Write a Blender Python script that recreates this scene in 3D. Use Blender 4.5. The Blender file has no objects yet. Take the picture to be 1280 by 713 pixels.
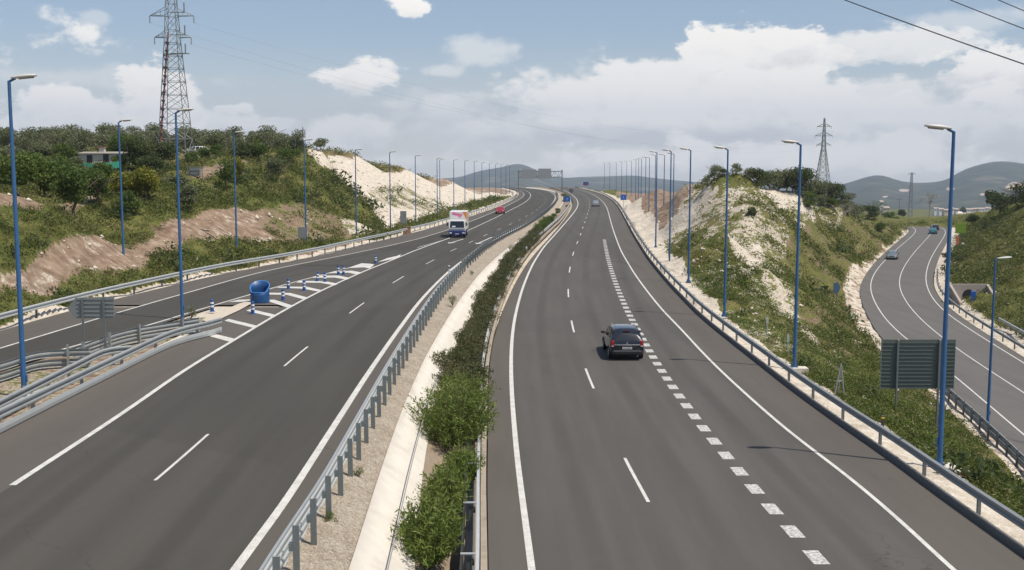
import bpy, math, random
import numpy as np
from mathutils import Vector, Matrix

# ------------------------------------------------------------------ camera, sky, sun, exposure
scn = bpy.context.scene
COL = scn.collection
F_PX, CX, CY, HOR, CAMZ = 1340.0, 640.0, 356.5, 213.0, 10.0
PITCH = math.atan((CY - HOR) / F_PX)
cam_d = bpy.data.cameras.new('camera')
cam_d.sensor_width = 36.0
cam_d.lens = 36.0 * F_PX / 1280.0
cam_d.clip_start = 0.1
cam_d.clip_end = 30000
cam = bpy.data.objects.new('camera', cam_d)
COL.objects.link(cam)
cam.location = (0, 0, CAMZ)
cam.rotation_euler = (math.pi / 2 - PITCH, 0, 0)
scn.camera = cam
scn.view_settings.view_transform = 'Standard'
scn.view_settings.look = 'None'
scn.view_settings.gamma = 1.0
scn.view_settings.exposure = 0.02
scn.view_settings.use_curve_mapping = False
HAZE_DENSITY = 0.00011

SUN_EL = math.radians(64)
SUN_DIR = Vector((0.9 * math.cos(SUN_EL), -0.436 * math.cos(SUN_EL), math.sin(SUN_EL))).normalized()
sd = bpy.data.lights.new('sun', 'SUN')
sd.energy = 4.7
sd.angle = math.radians(0.6)
sd.color = (1.0, 0.935, 0.83)
so = bpy.data.objects.new('sun', sd)
so.rotation_euler = SUN_DIR.to_track_quat('Z', 'Y').to_euler()
so.location = (60, -60, 120)
COL.objects.link(so)

world = bpy.data.worlds.new('World')
scn.world = world
world.use_nodes = True
NT = world.node_tree
NT.nodes.clear()


class G:
    """tiny node-graph helper"""
    def __init__(s, nt): s.nt = nt
    def n(s, t, **kw):
        nd = s.nt.nodes.new(t)
        for k, v in kw.items(): setattr(nd, k, v)
        return nd
    def put(s, sock, v):
        if isinstance(v, bpy.types.NodeSocket): s.nt.links.new(v, sock)
        else: sock.default_value = v
    def m(s, op, a, b=None, c=None, clamp=False):
        nd = s.n('ShaderNodeMath', operation=op, use_clamp=clamp)
        s.put(nd.inputs[0], a)
        if b is not None: s.put(nd.inputs[1], b)
        if c is not None: s.put(nd.inputs[2], c)
        return nd.outputs[0]
    def noise(s, vec, scale, detail=4, rough=0.55, dist=0.0):
        nd = s.n('ShaderNodeTexNoise')
        if vec is not None: s.put(nd.inputs['Vector'], vec)
        nd.inputs['Scale'].default_value = scale
        nd.inputs['Detail'].default_value = detail
        nd.inputs['Roughness'].default_value = rough
        nd.inputs['Distortion'].default_value = dist
        return nd.outputs['Fac']
    def step(s, v, lo, hi, a=0.0, b=1.0):
        nd = s.n('ShaderNodeMapRange', interpolation_type='SMOOTHSTEP')
        s.put(nd.inputs[0], v)
        nd.inputs[1].default_value = lo; nd.inputs[2].default_value = hi
        nd.inputs[3].default_value = a; nd.inputs[4].default_value = b
        return nd.outputs[0]
    def mix(s, f, a, b, mode='MIX'):
        nd = s.n('ShaderNodeMix', data_type='RGBA', blend_type=mode)
        s.put(nd.inputs[0], f)
        for i, v in ((6, a), (7, b)):
            if isinstance(v, (tuple, list)): v = (*v[:3], 1.0)
            s.put(nd.inputs[i], v)
        return nd.outputs[2]


def build_sky():
    g = G(NT)
    out = g.n('ShaderNodeOutputWorld')
    bg = g.n('ShaderNodeBackground')
    NT.links.new(bg.outputs[0], out.inputs[0])
    sky = g.n('ShaderNodeTexSky', sky_type='NISHITA')
    sky.sun_disc = False
    sky.sun_elevation = SUN_EL
    sky.sun_rotation = math.atan2(SUN_DIR.x, SUN_DIR.y)
    sky.altitude = 200
    sky.air_density = 1.0
    sky.dust_density = 1.0
    sky.ozone_density = 1.5
    bg.inputs['Strength'].default_value = 0.1
    tc = g.n('ShaderNodeTexCoord')
    sep = g.n('ShaderNodeSeparateXYZ')
    NT.links.new(tc.outputs['Generated'], sep.inputs[0])
    x, y, z = sep.outputs
    az = g.m('ARCTAN2', x, y)
    el = g.m('ARCSINE', z)
    cb = g.n('ShaderNodeCombineXYZ')
    g.put(cb.inputs[0], az); g.put(cb.inputs[1], g.m('MULTIPLY', el, 1.7)); cb.inputs[2].default_value = 3.1
    vec = cb.outputs[0]
    n1 = g.noise(vec, 16, 7, 0.56, 0.3)
    n2 = g.noise(vec, 5, 4, 0.5)
    n3 = g.noise(vec, 28, 6, 0.6, 0.4); n4 = g.noise(vec, 55, 6, 0.62, 0.2)
    # (px, py, half width, half height, softness, greyness at the bottom, amount)
    blobs = [
        (82, 137, 66, 36, .4, .35, 1.0), (213, 136, 56, 46, .4, .35, 1.0), (262, 155, 60, 22, .6, .4, .8), (292, 138, 30, 9, .6, .2, .9),
        (448, 97, 46, 21, .5, .4, 1.0), (518, 12, 27, 14, .5, .35, 1.0), (348, 155, 24, 8, .8, .3, .6), (445, 168, 50, 20, .8, .5, .8),
        (605, 66, 42, 16, 1.1, .3, .5), (556, 93, 22, 8, 1.0, .3, .5), (560, 140, 60, 28, 1.1, .6, .7), (132, 26, 14, 8, 1.1, .3, .35),
        (620, 165, 80, 30, 1.0, .8, .8),
        (955, 68, 95, 42, .35, .35, 1.0), (835, 108, 115, 30, .5, .55, .95), (1070, 62, 140, 22, .6, .5, .8), (770, 135, 150, 45, .8, .7, .95),
        (960, 130, 130, 40, .6, .4, .95), (1120, 125, 100, 26, .7, .6, .8), (1235, 100, 75, 34, .4, .9, 1.0), (1200, 30, 60, 14, 1.2, .3, .4), (1090, 160, 280, 50, .9, .6, .95),
        (860, 165, 240, 26, 1.0, 1.3, .95), (1000, 205, 420, 28, 1.1, .6, .95), (380, 205, 300, 14, 1.2, .5, .6), (90, 100, 160, 14, 1.3, .3, .35),
        (-250, 60, 220, 60, .7, .6, .9), (-700, 100, 320, 70, .8, .6, .9), (1560, 60, 180, 50, .7, .7, .9), (1900, 120, 260, 90, .8, .6, .9), (500, -300, 400, 60, 1.0, .6, .5), (1300, -380, 300, 60, 1.0, .6, .5)]
    acc = None; tone = None
    for bx, by, rw, rh, soft, grey, amt in blobs:
        ax = math.atan((bx - CX) / F_PX); ey = math.atan((HOR - by) / F_PX * math.cos(ax))
        dx = g.m('MULTIPLY', g.m('SUBTRACT', az, ax), F_PX / rw)
        dy = g.m('MULTIPLY', g.m('SUBTRACT', el, ey), F_PX / rh)
        d = g.m('SQRT', g.m('ADD', g.m('MULTIPLY', dx, dx), g.m('MULTIPLY', dy, dy)))
        d = g.m('ADD', d, g.m('MULTIPLY', g.m('SUBTRACT', n1, 0.5), -2.9)); d = g.m('ADD', d, g.m('MULTIPLY', g.m('SUBTRACT', n4, 0.5), -1.1))
        mk = g.step(d, 1.0 + soft * .30, 1.0 - soft * .50, 0.0, amt)
        br = g.m('ADD', 1.0, g.m('MULTIPLY', g.m('SUBTRACT', dy, .55), .36 * grey), clamp=False)
        if acc is None: acc, tone = mk, br
        else:
            tone = g.m('ADD', g.m('MULTIPLY', tone, g.m('SUBTRACT', 1.0, mk)), g.m('MULTIPLY', br, mk))
            acc = g.m('MAXIMUM', acc, mk)
    # pale veil towards the horizon
    veil = g.step(el, 0.13, -0.01, 0.05, 0.82)
    veil = g.m('MULTIPLY', veil, g.m('ADD', .7, g.m('MULTIPLY', n2, .6)))
    skyc = g.mix(1.0, sky.outputs[0], (1.06, 1.09, 1.14), 'MULTIPLY')
    base = g.mix(veil, skyc, (9.4, 9.05, 8.3))
    t = g.m('MULTIPLY', tone, g.m('ADD', .70, g.m('MULTIPLY', n3, .58)))
    t = g.m('MAXIMUM', g.m('MINIMUM', t, 1.06), .62)
    cl = g.mix(g.step(t, .60, .97), (7.2, 7.25, 7.15), (11.7, 11.2, 10.4))
    res = g.mix(acc, base, cl)
    # below the horizon: plain dull ground bounce
    res = g.mix(g.step(el, -0.02, -0.06), res, (2.6, 2.5, 2.2))
    NT.links.new(res, bg.inputs['Color'])
    return bg


build_sky()

# ------------------------------------------------------------------ projection helpers: photo pixel -> place
ca, sa = math.cos(PITCH), math.sin(PITCH)


def ray(px, py):
    u = (px - CX) / F_PX; v = (CY - py) / F_PX
    return np.array([u, ca + v * sa, -sa + v * ca])


def at(px, py, Y):
    d = ray(px, py); t = Y / d[1]
    return np.array([d[0] * t, Y, CAMZ + d[2] * t])


def on(px, py, zf):
    """point where the line of sight meets the height profile zf(Y)"""
    d = ray(px, py); z = zf(60.0)
    for _ in range(60):
        t = (z - CAMZ) / d[2]; Y = min(max(d[1] * t, 1.0), 900.0)
        z = .5 * z + .5 * zf(Y)
    t = (z - CAMZ) / d[2]
    return np.array([d[0] * t, d[1] * t, z])


def zR(Y): return float(np.interp(Y, [0, 60, 75, 92, 108, 130, 200, 300, 420, 700], [0, 0, .08, .36, .65, .85, 1.0, 1.2, 1.3, 1.2]))
def zL(Y): return float(np.interp(Y, [0, 85, 110, 135, 165, 200, 300, 420, 700], [2.0, 2.0, 1.8, 1.4, 1.2, 1.1, 1.2, 1.3, 1.2]))
def zS(Y): return -5.5
def zLv(Y): return np.interp(Y, [0, 85, 110, 135, 165, 200, 300, 420, 700], [2.0, 2.0, 1.8, 1.4, 1.2, 1.1, 1.2, 1.3, 1.2])
def zRv(Y): return np.interp(Y, [0, 60, 75, 92, 108, 130, 200, 300, 420, 700], [0, 0, .08, .36, .65, .85, 1.0, 1.2, 1.3, 1.2])


class Line:
    """a line on the ground given by photo pixels; X is a smooth function of the distance Y"""
    def __init__(s, pts, zf, near=None):
        w = sorted([tuple(on(px, py, zf)) for px, py in pts], key=lambda p: p[1])
        Y = np.array([p[1] for p in w]); X = np.array([p[0] for p in w])
        ys = np.concatenate([np.arange(-40, 150, .5), np.arange(150, 660, 1.5)])
        k = min(3, len(Y) - 1)
        sl = (X[k] - X[0]) / max(Y[k] - Y[0], 1e-3)
        xs = np.interp(ys, Y, X)
        lo = ys < Y[0]; xs[lo] = X[0] + sl * (ys[lo] - Y[0])
        sl2 = (X[-1] - X[-2]) / max(Y[-1] - Y[-2], 1e-3)
        hi = ys > Y[-1]; xs[hi] = X[-1] + sl2 * (ys[hi] - Y[-1])
        # smooth with a window that widens with distance
        sm = xs.copy()
        for i, yy in enumerate(ys):
            r = max(1.5, .06 * max(yy, 0))
            wgt = np.exp(-.5 * ((ys - yy) / r) ** 2) * np.gradient(ys)
            m = np.abs(ys - yy) < 3 * r
            # local linear fit keeps the ends true
            A = ys[m] - yy; W = wgt[m]
            S0 = W.sum(); S1 = (W * A).sum(); S2 = (W * A * A).sum()
            T0 = (W * xs[m]).sum(); T1 = (W * A * xs[m]).sum()
            dn = S0 * S2 - S1 * S1
            sm[i] = (S2 * T0 - S1 * T1) / dn if abs(dn) > 1e-9 else xs[i]
        s.ys, s.xs, s.Ymax, s.Ymin = ys, sm, Y[-1], Y[0]
    def x(s, Y): return np.interp(Y, s.ys, s.xs)


R_left = Line([(665, 713), (655, 640), (646, 570), (640, 500), (638.5, 457), (639.6, 423), (644, 392.5), (653, 360), (664, 333.6), (678, 311), (696, 291), (710, 275), (719, 264), (722.5, 258), (722.8, 252), (719, 246.5), (711, 240.5), (700, 236), (686, 232.8)], zR)
R_right = Line([(1191, 713), (1124, 649.4), (1056.8, 592.6), (1000, 551), (974, 530), (918, 480), (887, 450.6), (853.7, 414), (820, 379), (791, 340), (775.6, 313.6), (766.5, 288), (761.5, 270), (758.6, 259), (752, 250.5), (741, 243), (728, 238), (712, 234), (690, 231.6)], zR)
R_aL = Line([(611, 713), (609, 600), (611, 500), (611.6, 457), (617, 423), (627, 393), (638, 365), (651, 341), (666, 320), (680, 305), (700, 282), (709, 270), (714, 262), (717, 255), (716, 250), (711, 244), (700, 238.5), (690, 235.5), (676, 232.6)], zR)
R_aR = Line([(1295, 707), (1209, 646), (1149, 603), (1110.6, 572), (1064, 542), (1006, 500), (988, 487), (926.6, 438), (881.7, 403), (837, 358), (820, 338), (808, 323), (792, 297), (780, 273.7), (771, 257), (761.5, 248.5), (748, 241.5), (728, 236.4), (712, 232.9), (690, 230.9)], zR)
R_mid = Line([(855, 713), (811, 628), (780, 573), (742, 486), (731, 460), (717, 415), (713.5, 400), (710.5, 372), (709.5, 363), (711, 344), (711.8, 338), (714.3, 324), (715.5, 320), (719, 309), (720.5, 306), (725, 296), (728.7, 284), (732.5, 274), (735, 266), (738, 256), (736.5, 250), (729, 243), (718, 238), (704, 234.5), (688, 232.2)], zR)
R_thick = Line([(1028, 706), (993, 667), (966, 638), (943, 612), (924, 590), (908, 570), (878, 535), (852, 499), (836, 478), (818, 450), (790, 400), (779, 378), (770, 356), (763, 335), (758.5, 318), (757, 309)], zR)
L_right = Line([(293, 713), (300, 703.5), (353, 633.6), (411, 543), (456, 473), (491, 422), (524, 377), (552, 347.5), (577, 327), (597, 311.5), (622, 297), (646.7, 286), (665, 275), (679, 266), (690, 255.5), (694.8, 248), (694, 243.5), (687, 239.5), (677, 237.2), (663, 235.4), (649, 234.4), (640, 234.0)], zL)
L_left = Line([(15, 607), (118.6, 540), (176.7, 501), (227, 464.7), (290, 427), (334.6, 400), (366, 382), (404, 362), (437.7, 347), (460, 337.5), (494.6, 323.6), (521.5, 312.4), (557.4, 299.4), (589, 286.6), (613.5, 275), (640, 262), (657, 253), (663, 247), (664, 243), (660, 239.5), (652, 237), (640, 235.3)], zL)
Rp_in = Line([(40, 448), (120, 425), (197, 404), (229.5, 393.6), (263, 382.4), (311.5, 369.4), (336.7, 361), (368, 352.6), (410, 342), (460, 329.4), (492, 320.5), (520, 311), (540, 304)], zL)
Rp_out = Line([(0, 435.7), (63, 416.8), (123.6, 398), (200, 375.7), (260, 359), (313.6, 343), (383, 328.4), (460, 313.7), (510, 302), (553, 290), (595.6, 274.2), (625, 262), (643, 253), (655, 246), (656, 242), (651, 238.5), (640, 236)], zL)
L_aOut = Line([(0, 414), (53, 398), (86, 389), (141, 374), (200, 361), (263, 345), (347, 330.5), (410, 318), (472, 302), (557.4, 280), (593, 269), (621, 259.5), (640, 250.5), (649, 244), (649, 240.5), (645, 238), (636, 236)], zL)
M1 = Line([(435.6, 713), (476.6, 584), (504.5, 506), (532.5, 444), (563, 392), (580, 367), (605, 336), (647.5, 300), (668, 287)], lambda Y: zL(Y) - .35)
M2 = Line([(519, 713), (527, 600), (540, 520), (555, 470), (573, 425), (597, 380), (619.4, 344), (655, 306)], lambda Y: .45 * zL(Y) + .55 * zR(Y) - .1)
M3 = Line([(599, 713), (599, 600), (603, 500), (605, 457), (613, 415), (624.5, 380), (638, 350), (653, 324), (670, 303), (682, 291), (690, 279), (700, 263), (706, 254)], zR)
G_R = Line([(1290, 663), (1209, 612), (1149, 570), (1089, 530), (1033, 493), (988, 460), (932, 422.6), (876, 379), (842, 350), (823, 330)], lambda Y: zR(Y) + .8)
G_L = Line([(0, 396.5), (83, 377.5), (151, 357), (219.6, 343.5), (320, 324.6), (360, 317), (449.7, 299), (517, 285.5), (562, 276), (593, 266.4), (618, 257.4), (640, 247)], lambda Y: zL(Y) + .7)
S_left = Line([(1281, 545), (1218, 491), (1165, 447), (1131, 423.4), (1106.4, 400), (1092.6, 377.8), (1086.4, 360), (1088.7, 348.3), (1096.6, 335.6), (1112.3, 319), (1130, 304), (1145, 291.4), (1148, 286), (1142, 281.6), (1126, 278.6)], zS)
S_aL = Line([(1310, 610), (1240, 542), (1190, 497), (1140, 455), (1100, 424), (1088.7, 404), (1077, 380), (1073, 362), (1077, 350.3), (1086.7, 335.6), (1104.4, 317), (1122, 302), (1137.8, 289.4), (1139.8, 285.5), (1135.8, 281.6), (1120, 278.6)], zS)
S_mid = Line([(1280, 491), (1236, 463), (1194, 435), (1180, 424), (1150.5, 400), (1131.9, 377.8), (1122.5, 358), (1125, 342.5), (1133.9, 326.7), (1147.6, 310), (1164.3, 292.4), (1168, 287), (1163, 282), (1140, 278.7)], zS)
S_right = Line([(1280, 453.4), (1246, 433.7), (1186.9, 395.5), (1167.2, 377.8), (1157.4, 358), (1156.4, 344.4), (1161.3, 326.7), (1170.2, 311), (1181, 295.3), (1183.9, 287.5), (1181, 283), (1171, 280.3), (1147.6, 278.6)], zS)
S_aR = Line([(1280, 446), (1246, 426), (1190, 389), (1173, 372), (1166, 358), (1167, 344), (1174, 321), (1184, 303), (1189.4, 289.4), (1187.9, 283.6), (1175, 279.6), (1155, 278)], zS)
YEND = 560.0      # the carriageways are gone behind the crest from here
SEND = 296.0

# ------------------------------------------------------------------ terrain function
def vnoise(x, y, seed=0):
    xi = np.floor(x).astype(np.int64); yi = np.floor(y).astype(np.int64)
    fx = x - xi; fy = y - yi
    fx = fx * fx * (3 - 2 * fx); fy = fy * fy * (3 - 2 * fy)
    def h(a, b):
        n = (a * 374761393 + b * 668265263 + seed * 974711) & 0x7fffffff
        n = ((n ^ (n >> 13)) * 1274126177) & 0x7fffffff
        return ((n ^ (n >> 16)) & 0xffff) / 65535.0
    return (h(xi, yi) * (1 - fx) + h(xi + 1, yi) * fx) * (1 - fy) + (h(xi, yi + 1) * (1 - fx) + h(xi + 1, yi + 1) * fx) * fy


def fbm(x, y, seed=0, octv=4):
    s = 0; a = .5; t = 0
    for o in range(octv):
        s = s + a * vnoise(x * 2 ** o, y * 2 ** o, seed + o * 17); t += a; a *= .5
    return s / t - .5


CTRL = []
def cp(px, py, Y): CTRL.append(at(px, py, Y))
def cw(x, y, z): CTRL.append(np.array([x, y, z]))
# left bank, orchard terrace, olive hill
for a in [(0, 340, 60), (0, 300, 64), (0, 262, 69), (0, 250, 80), (0, 232, 110), (60, 262, 76), (60, 250, 86), (60, 235, 105),
          (148, 325, 83), (148, 290, 88), (148, 243, 96), (148, 222, 115), (222, 325, 82), (222, 285, 92), (222, 238, 104), (222, 222, 122),
          (300, 300, 100), (300, 258, 112), (300, 228, 125), (300, 210, 142), (330, 196, 162), (300, 197, 170),
          (350, 290, 108), (380, 264, 128), (380, 218, 150), (385, 192, 167), (402, 184, 172), (430, 268, 150), (440, 290, 141),
          (440, 250, 172), (440, 218, 193), (440, 190, 214), (500, 262, 183), (500, 237, 208), (500, 207, 250),
          (560, 248, 236), (560, 224, 300), (600, 246, 300), (605, 236, 365), (628, 240, 415),
          (-120, 262, 60), (-120, 230, 80), (0, 206, 150), (0, 190, 190), (100, 190, 190), (200, 193, 180), (100, 206, 140),
          (0, 184, 230), (120, 183, 240), (250, 186, 220), (-200, 185, 200), (330, 188, 200),
          # hill between the motorway and the slip road
          (905, 372, 78), (960, 330, 92), (1000, 300, 130), (1050, 335, 150), (900, 285, 110), (950, 252, 130), (870, 305, 103), (1000, 262, 160),
          (1060, 292, 195), (1000, 400, 84), (1050, 420, 82), (1100, 462, 72), (1050, 372, 122), (1180, 545, 49), (1240, 590, 42),
          (930, 220, 142), (895, 224, 142), (1000, 234, 176), (1050, 247, 215), (1100, 269, 250), (1128, 285, 263), (862, 226, 172), (822, 234, 230), (782, 242, 330),
          (860, 250, 150), (820, 262, 190), (800, 262, 225), (785, 250, 290), (1075, 330, 157), (1100, 300, 208),
          # bank beyond the slip road
          (1280, 272, 170), (1230, 300, 172), (1206, 318, 178), (1280, 385, 112), (1280, 335, 130), (1280, 250, 190), (1230, 345, 140), (1245, 258, 215), (1215, 275, 240),
          (1400, 300, 130), (1400, 380, 100), (1440, 250, 170),
          (1150, 276, 340), (1130, 273, 370), (1200, 270, 370), (1220, 268, 330), (1270, 262, 300)]:
    cp(*a)
for a in [(-46, 240, 12.0), (-70, 190, 14), (-80, 270, 14), (-120, 240, 15.5), (-110, 330, 13), (-50, 330, 8.5), (-35, 400, 5), (-90, 450, 9), (-20, 470, 1), (-60, 520, 2),
          (-45, 30, 6.5), (-60, 50, 8), (-100, 80, 8), (-100, 20, 8), (-130, 150, 10), (-38, 10, 5), (-60, -20, 7), (-200, 200, 14), (-200, 60, 9), (-200, -60, 8),
          (24, 10, -4.6), (26, -20, -4.8), (60, 60, -5.2), (60, 20, -5.4), (100, 60, -4), (140, 120, 3), (160, 200, 4), (120, 250, 2), (200, 100, 4), (200, -50, 0), (60, -60, -5),
          (50, 260, 2.5), (45, 310, 2.0), (60, 330, -1), (90, 290, -5.0), (70, 420, -3), (40, 420, .5), (36, 520, -1), (20, 600, -2),
          (-25, 600, -2), (100, 420, -9), (150, 400, -9), (200, 330, -6), (0, 680, -9), (-100, 700, -6), (100, 700, -22), (220, 600, -18), (330, 400, -12), (300, 200, 0),
          (-300, 700, 0), (-300, 400, 12), (0, 950, -40), (-300, 1000, -35), (300, 900, -42), (600, 700, -40), (600, 300, -30), (700, 0, -30), (-600, 300, 0), (-600, 900, -35), (-700, -100, 0)]:
    cw(*a)
for ang in range(0, 360, 10):
    for rr in (1400, 2400):
        cw(rr * math.sin(math.radians(ang)), rr * math.cos(math.radians(ang)), -45)
# corridor edges
for Y in list(np.arange(0, 150, 7)) + list(np.arange(150, 570, 15)):
    xo = float(L_aOut.x(Y)); cw(xo - .3, Y, zL(Y) - .08); cw(xo - 1.6 - (Y > 90) * .6, Y, zL(Y) - .12)
    xr = float(R_aR.x(Y)); w = 2.4 + np.interp(Y, [80, 200], [0, 2.0])
    cw(xr + .3, Y, zR(Y) - .06)
    if Y < 420: cw(xr + w, Y, zR(Y) - .1)
for Y in list(np.arange(-20, 290, 9)) + [291]:
    a = float(S_aL.x(Y)); b = float(S_aR.x(Y))
    if Y < 30: a = float(S_aL.x(30)) ; b = a + 10
    cw(a - .4, Y, -5.6); cw(a - 1.7, Y, -5.55); cw(b + .4, Y, -5.6); cw(b + 1.6, Y, -5.6)
CTRL = np.array(CTRL)
# drop near-duplicates, keep the system well-conditioned
keep = []
for i, c in enumerate(CTRL):
    if all((c[0] - CTRL[j][0]) ** 2 + (c[1] - CTRL[j][1]) ** 2 > .35 for j in keep): keep.append(i)
CTRL = CTRL[keep]
_d = np.hypot(CTRL[:, None, 0] - CTRL[None, :, 0], CTRL[:, None, 1] - CTRL[None, :, 1])
_n = len(CTRL)
_A = np.zeros((_n + 1, _n + 1)); _A[:_n, :_n] = _d - 0.0; _A[:_n, _n] = 1; _A[_n, :_n] = 1
_A[:_n, :_n] -= np.eye(_n) * 0.25
_w = np.linalg.solve(_A, np.append(CTRL[:, 2], 0))


def corridor_dist(X, Y):
    """metres outside the paved ground of the motorway and of the slip road (0 or less when inside)"""
    d1 = np.maximum(L_aOut.x(Y) - X, X - R_aR.x(Y)); d1 = np.where(Y > YEND, np.maximum(d1, Y - YEND), d1)
    d2 = np.maximum(S_aL.x(Y) - X, X - S_aR.x(Y)); d2 = np.where(Y > SEND, np.maximum(d2, (Y - SEND)), d2)
    return d1, d2


def terrain_z(X, Y):
    X = np.atleast_1d(np.asarray(X, float)); Y = np.atleast_1d(np.asarray(Y, float))
    z = np.empty(len(X))
    for i in range(0, len(X), 20000):
        xs = X[i:i + 20000]; ys = Y[i:i + 20000]
        D = np.hypot(xs[:, None] - CTRL[None, :, 0], ys[:, None] - CTRL[None, :, 1])
        z[i:i + 20000] = D @ _w[:_n] + _w[_n]
    r = np.hypot(X, Y)
    z = np.where(r > 1400, -45.0, z); z = z - 65 * np.clip((r - 1650) / 750, 0, 1) ** 1.2
    d1, d2 = corridor_dist(X, Y)
    d = np.minimum(d1, d2)
    k = np.clip((d - 1.0) / 5.0, 0, 1)
    amp = k * np.clip(r / 60, .6, 2.5)
    amp = amp * np.where((X < 0) & (Y > 150) & (Y < 520) & (X > -50), .3, 1.0)
    z = z + amp * (fbm(X / 9, Y / 9, 3) * 1.3 + fbm(X / 2.2, Y / 2.2, 9, 3) * .38)
    z = z + np.clip((r - 300) / 300, 0, 1) * fbm(X / 120, Y / 120, 5) * 5
    # inside the corridors the ground is the bed of the road
    x1 = L_right.x(Y) + .4; x2 = R_aL.x(Y)
    t = np.clip((X - x1) / np.maximum(x2 - x1, .5), 0, 1)
    bed = zLv(Y) * (1 - t) + zRv(Y) * t
    med = (t > 0) & (t < 1)
    bed = bed - np.where(med, .75, .10) - np.where((~med) & (Y > 150), .12, 0)
    gore = (X > Rp_in.x(Y) + .6) & (X < gore_x(Y)) & (Y < 60)
    bed = bed + np.where(gore, .08, 0)
    z = np.where((d1 < 0), bed, z)
    z = np.where((d1 >= 0) & (d1 < .6), np.minimum(z, np.where(X > 0, zRv(Y), zLv(Y)) - .04), z)
    z = np.where((d2 < 0), -5.5 - .15, z)
    z = np.where((d2 >= 0) & (d2 < .6), np.minimum(z, -5.54), z)
    return z


GORE_E = Line([(0, 536.7), (58, 511.4), (151.4, 461), (212, 429.4), (252.4, 411), (290, 392), (313, 381)], zL)
def gore_x(Y): return GORE_E.x(Y)
def tz(x, y): return float(terrain_z([x], [y])[0])


_raycache = {}
def hit(px, py, y0=14.0, y1=1300.0):
    """first ground point under a photo pixel"""
    key = (px, py, y0)
    if key in _raycache: return _raycache[key]
    d = ray(px, py)
    Ys = np.geomspace(y0, y1, 700); t = Ys / d[1]
    zz = CAMZ + d[2] * t; g = terrain_z(d[0] * t, Ys)
    b = np.nonzero(zz <= g)[0]
    if len(b) == 0: i = len(Ys) - 1
    else: i = b[0]
    p = np.array([d[0] * t[i], Ys[i], g[i]])
    _raycache[key] = p
    return p


# ------------------------------------------------------------------ ground colour zones, as world-space polygons
def inside(poly, X, Y):
    c = np.zeros(len(X), bool); n = len(poly)
    for i in range(n):
        x1, y1 = poly[i]; x2, y2 = poly[(i + 1) % n]
        if y1 == y2: continue
        k = ((y1 > Y) != (y2 > Y)) & (X < (x2 - x1) * (Y - y1) / (y2 - y1) + x1)
        c ^= k
    return c


def zone(pts, y0=14.0):
    return [tuple(hit(px, py, y0)[:2]) for px, py in pts]


Z_GREEN = [zone(p) for p in [
    [(-60, 262), (-60, 345), (0, 346), (30, 338), (62, 308), (110, 296), (170, 284), (215, 276), (250, 266), (290, 262), (330, 263), (365, 256), (400, 262), (440, 275), (478, 294), (495, 296), (478, 280), (440, 240), (402, 208), (384, 194), (330, 198), (280, 222), (222, 232), (140, 244), (100, 262), (50, 264)],
    [(-60, 420), (-60, 370), (0, 366), (50, 371), (81, 355), (108, 340), (141, 342), (176, 341), (189, 318), (227, 305), (277, 299), (330, 306), (370, 306), (400, 304), (440, 297), (470, 290), (500, 281), (530, 272), (560, 263), (600, 251), (640, 243.5), (640, 247), (593, 266), (517, 286), (449, 301), (360, 322), (263, 342), (176, 362), (83, 386), (0, 408)],
]]
Z_MIXG = [zone(p) for p in [
    [(455, 238), (500, 232), (555, 254), (575, 262), (545, 268), (500, 262), (470, 255)],
    [(330, 262), (400, 262), (440, 275), (470, 300), (400, 306), (350, 300), (330, 290)],
]]
Z_CHALK = [zone(p) for p in [
    [(384, 196), (410, 195), (440, 200), (500, 216), (560, 233), (606, 242), (640, 244), (600, 250), (560, 257), (500, 275), (462, 288), (452, 268), (432, 238), (404, 210)],
    [(440, 284), (500, 268), (560, 252), (600, 245), (640, 240.5), (640, 243.5), (600, 251), (560, 263), (500, 281), (470, 290)],
    [(420, 262), (400, 240), (425, 250), (470, 300), (445, 300)],
]]
Z_BARE = [zone(p) for p in [
    [(-40, 262), (0, 262), (60, 264), (100, 262), (140, 250), (150, 243), (110, 243), (0, 245), (-40, 246)],
    [(238, 222), (262, 224), (300, 222), (335, 212), (325, 203), (270, 206), (240, 212)],
]]
RIGHT_HILL = [tuple(p) for p in [(14, 10), (15, 60), (16, 100), (18, 140), (20, 200), (14, 300), (10, 420), (30, 420), (40, 330), (36, 220), (40, 180), (62, 205), (80, 230), (92, 262), (112, 262), (100, 240), (60, 170), (42, 130), (32, 90), (27, 60), (24, 10)]]
Z_RCH = [zone(p) for p in [
    [(845, 262), (880, 236), (905, 222), (935, 226), (925, 236), (885, 250), (870, 275), (835, 300), (815, 300)],
    [(945, 226), (1000, 250), (1018, 268), (980, 262), (950, 245)],
    [(868, 300), (900, 290), (950, 305), (960, 330), (930, 352), (880, 345), (860, 325)],
]]
Z_RSOIL = [zone(p) for p in [[(770, 240), (850, 228), (866, 240), (850, 262), (818, 298), (800, 285), (785, 262)]]]
Z_RBANK = [tuple(p) for p in [(38, 60), (46, 108), (60, 140), (74, 190), (98, 230), (120, 280), (150, 320), (260, 320), (260, 40), (60, 40)]]


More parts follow.
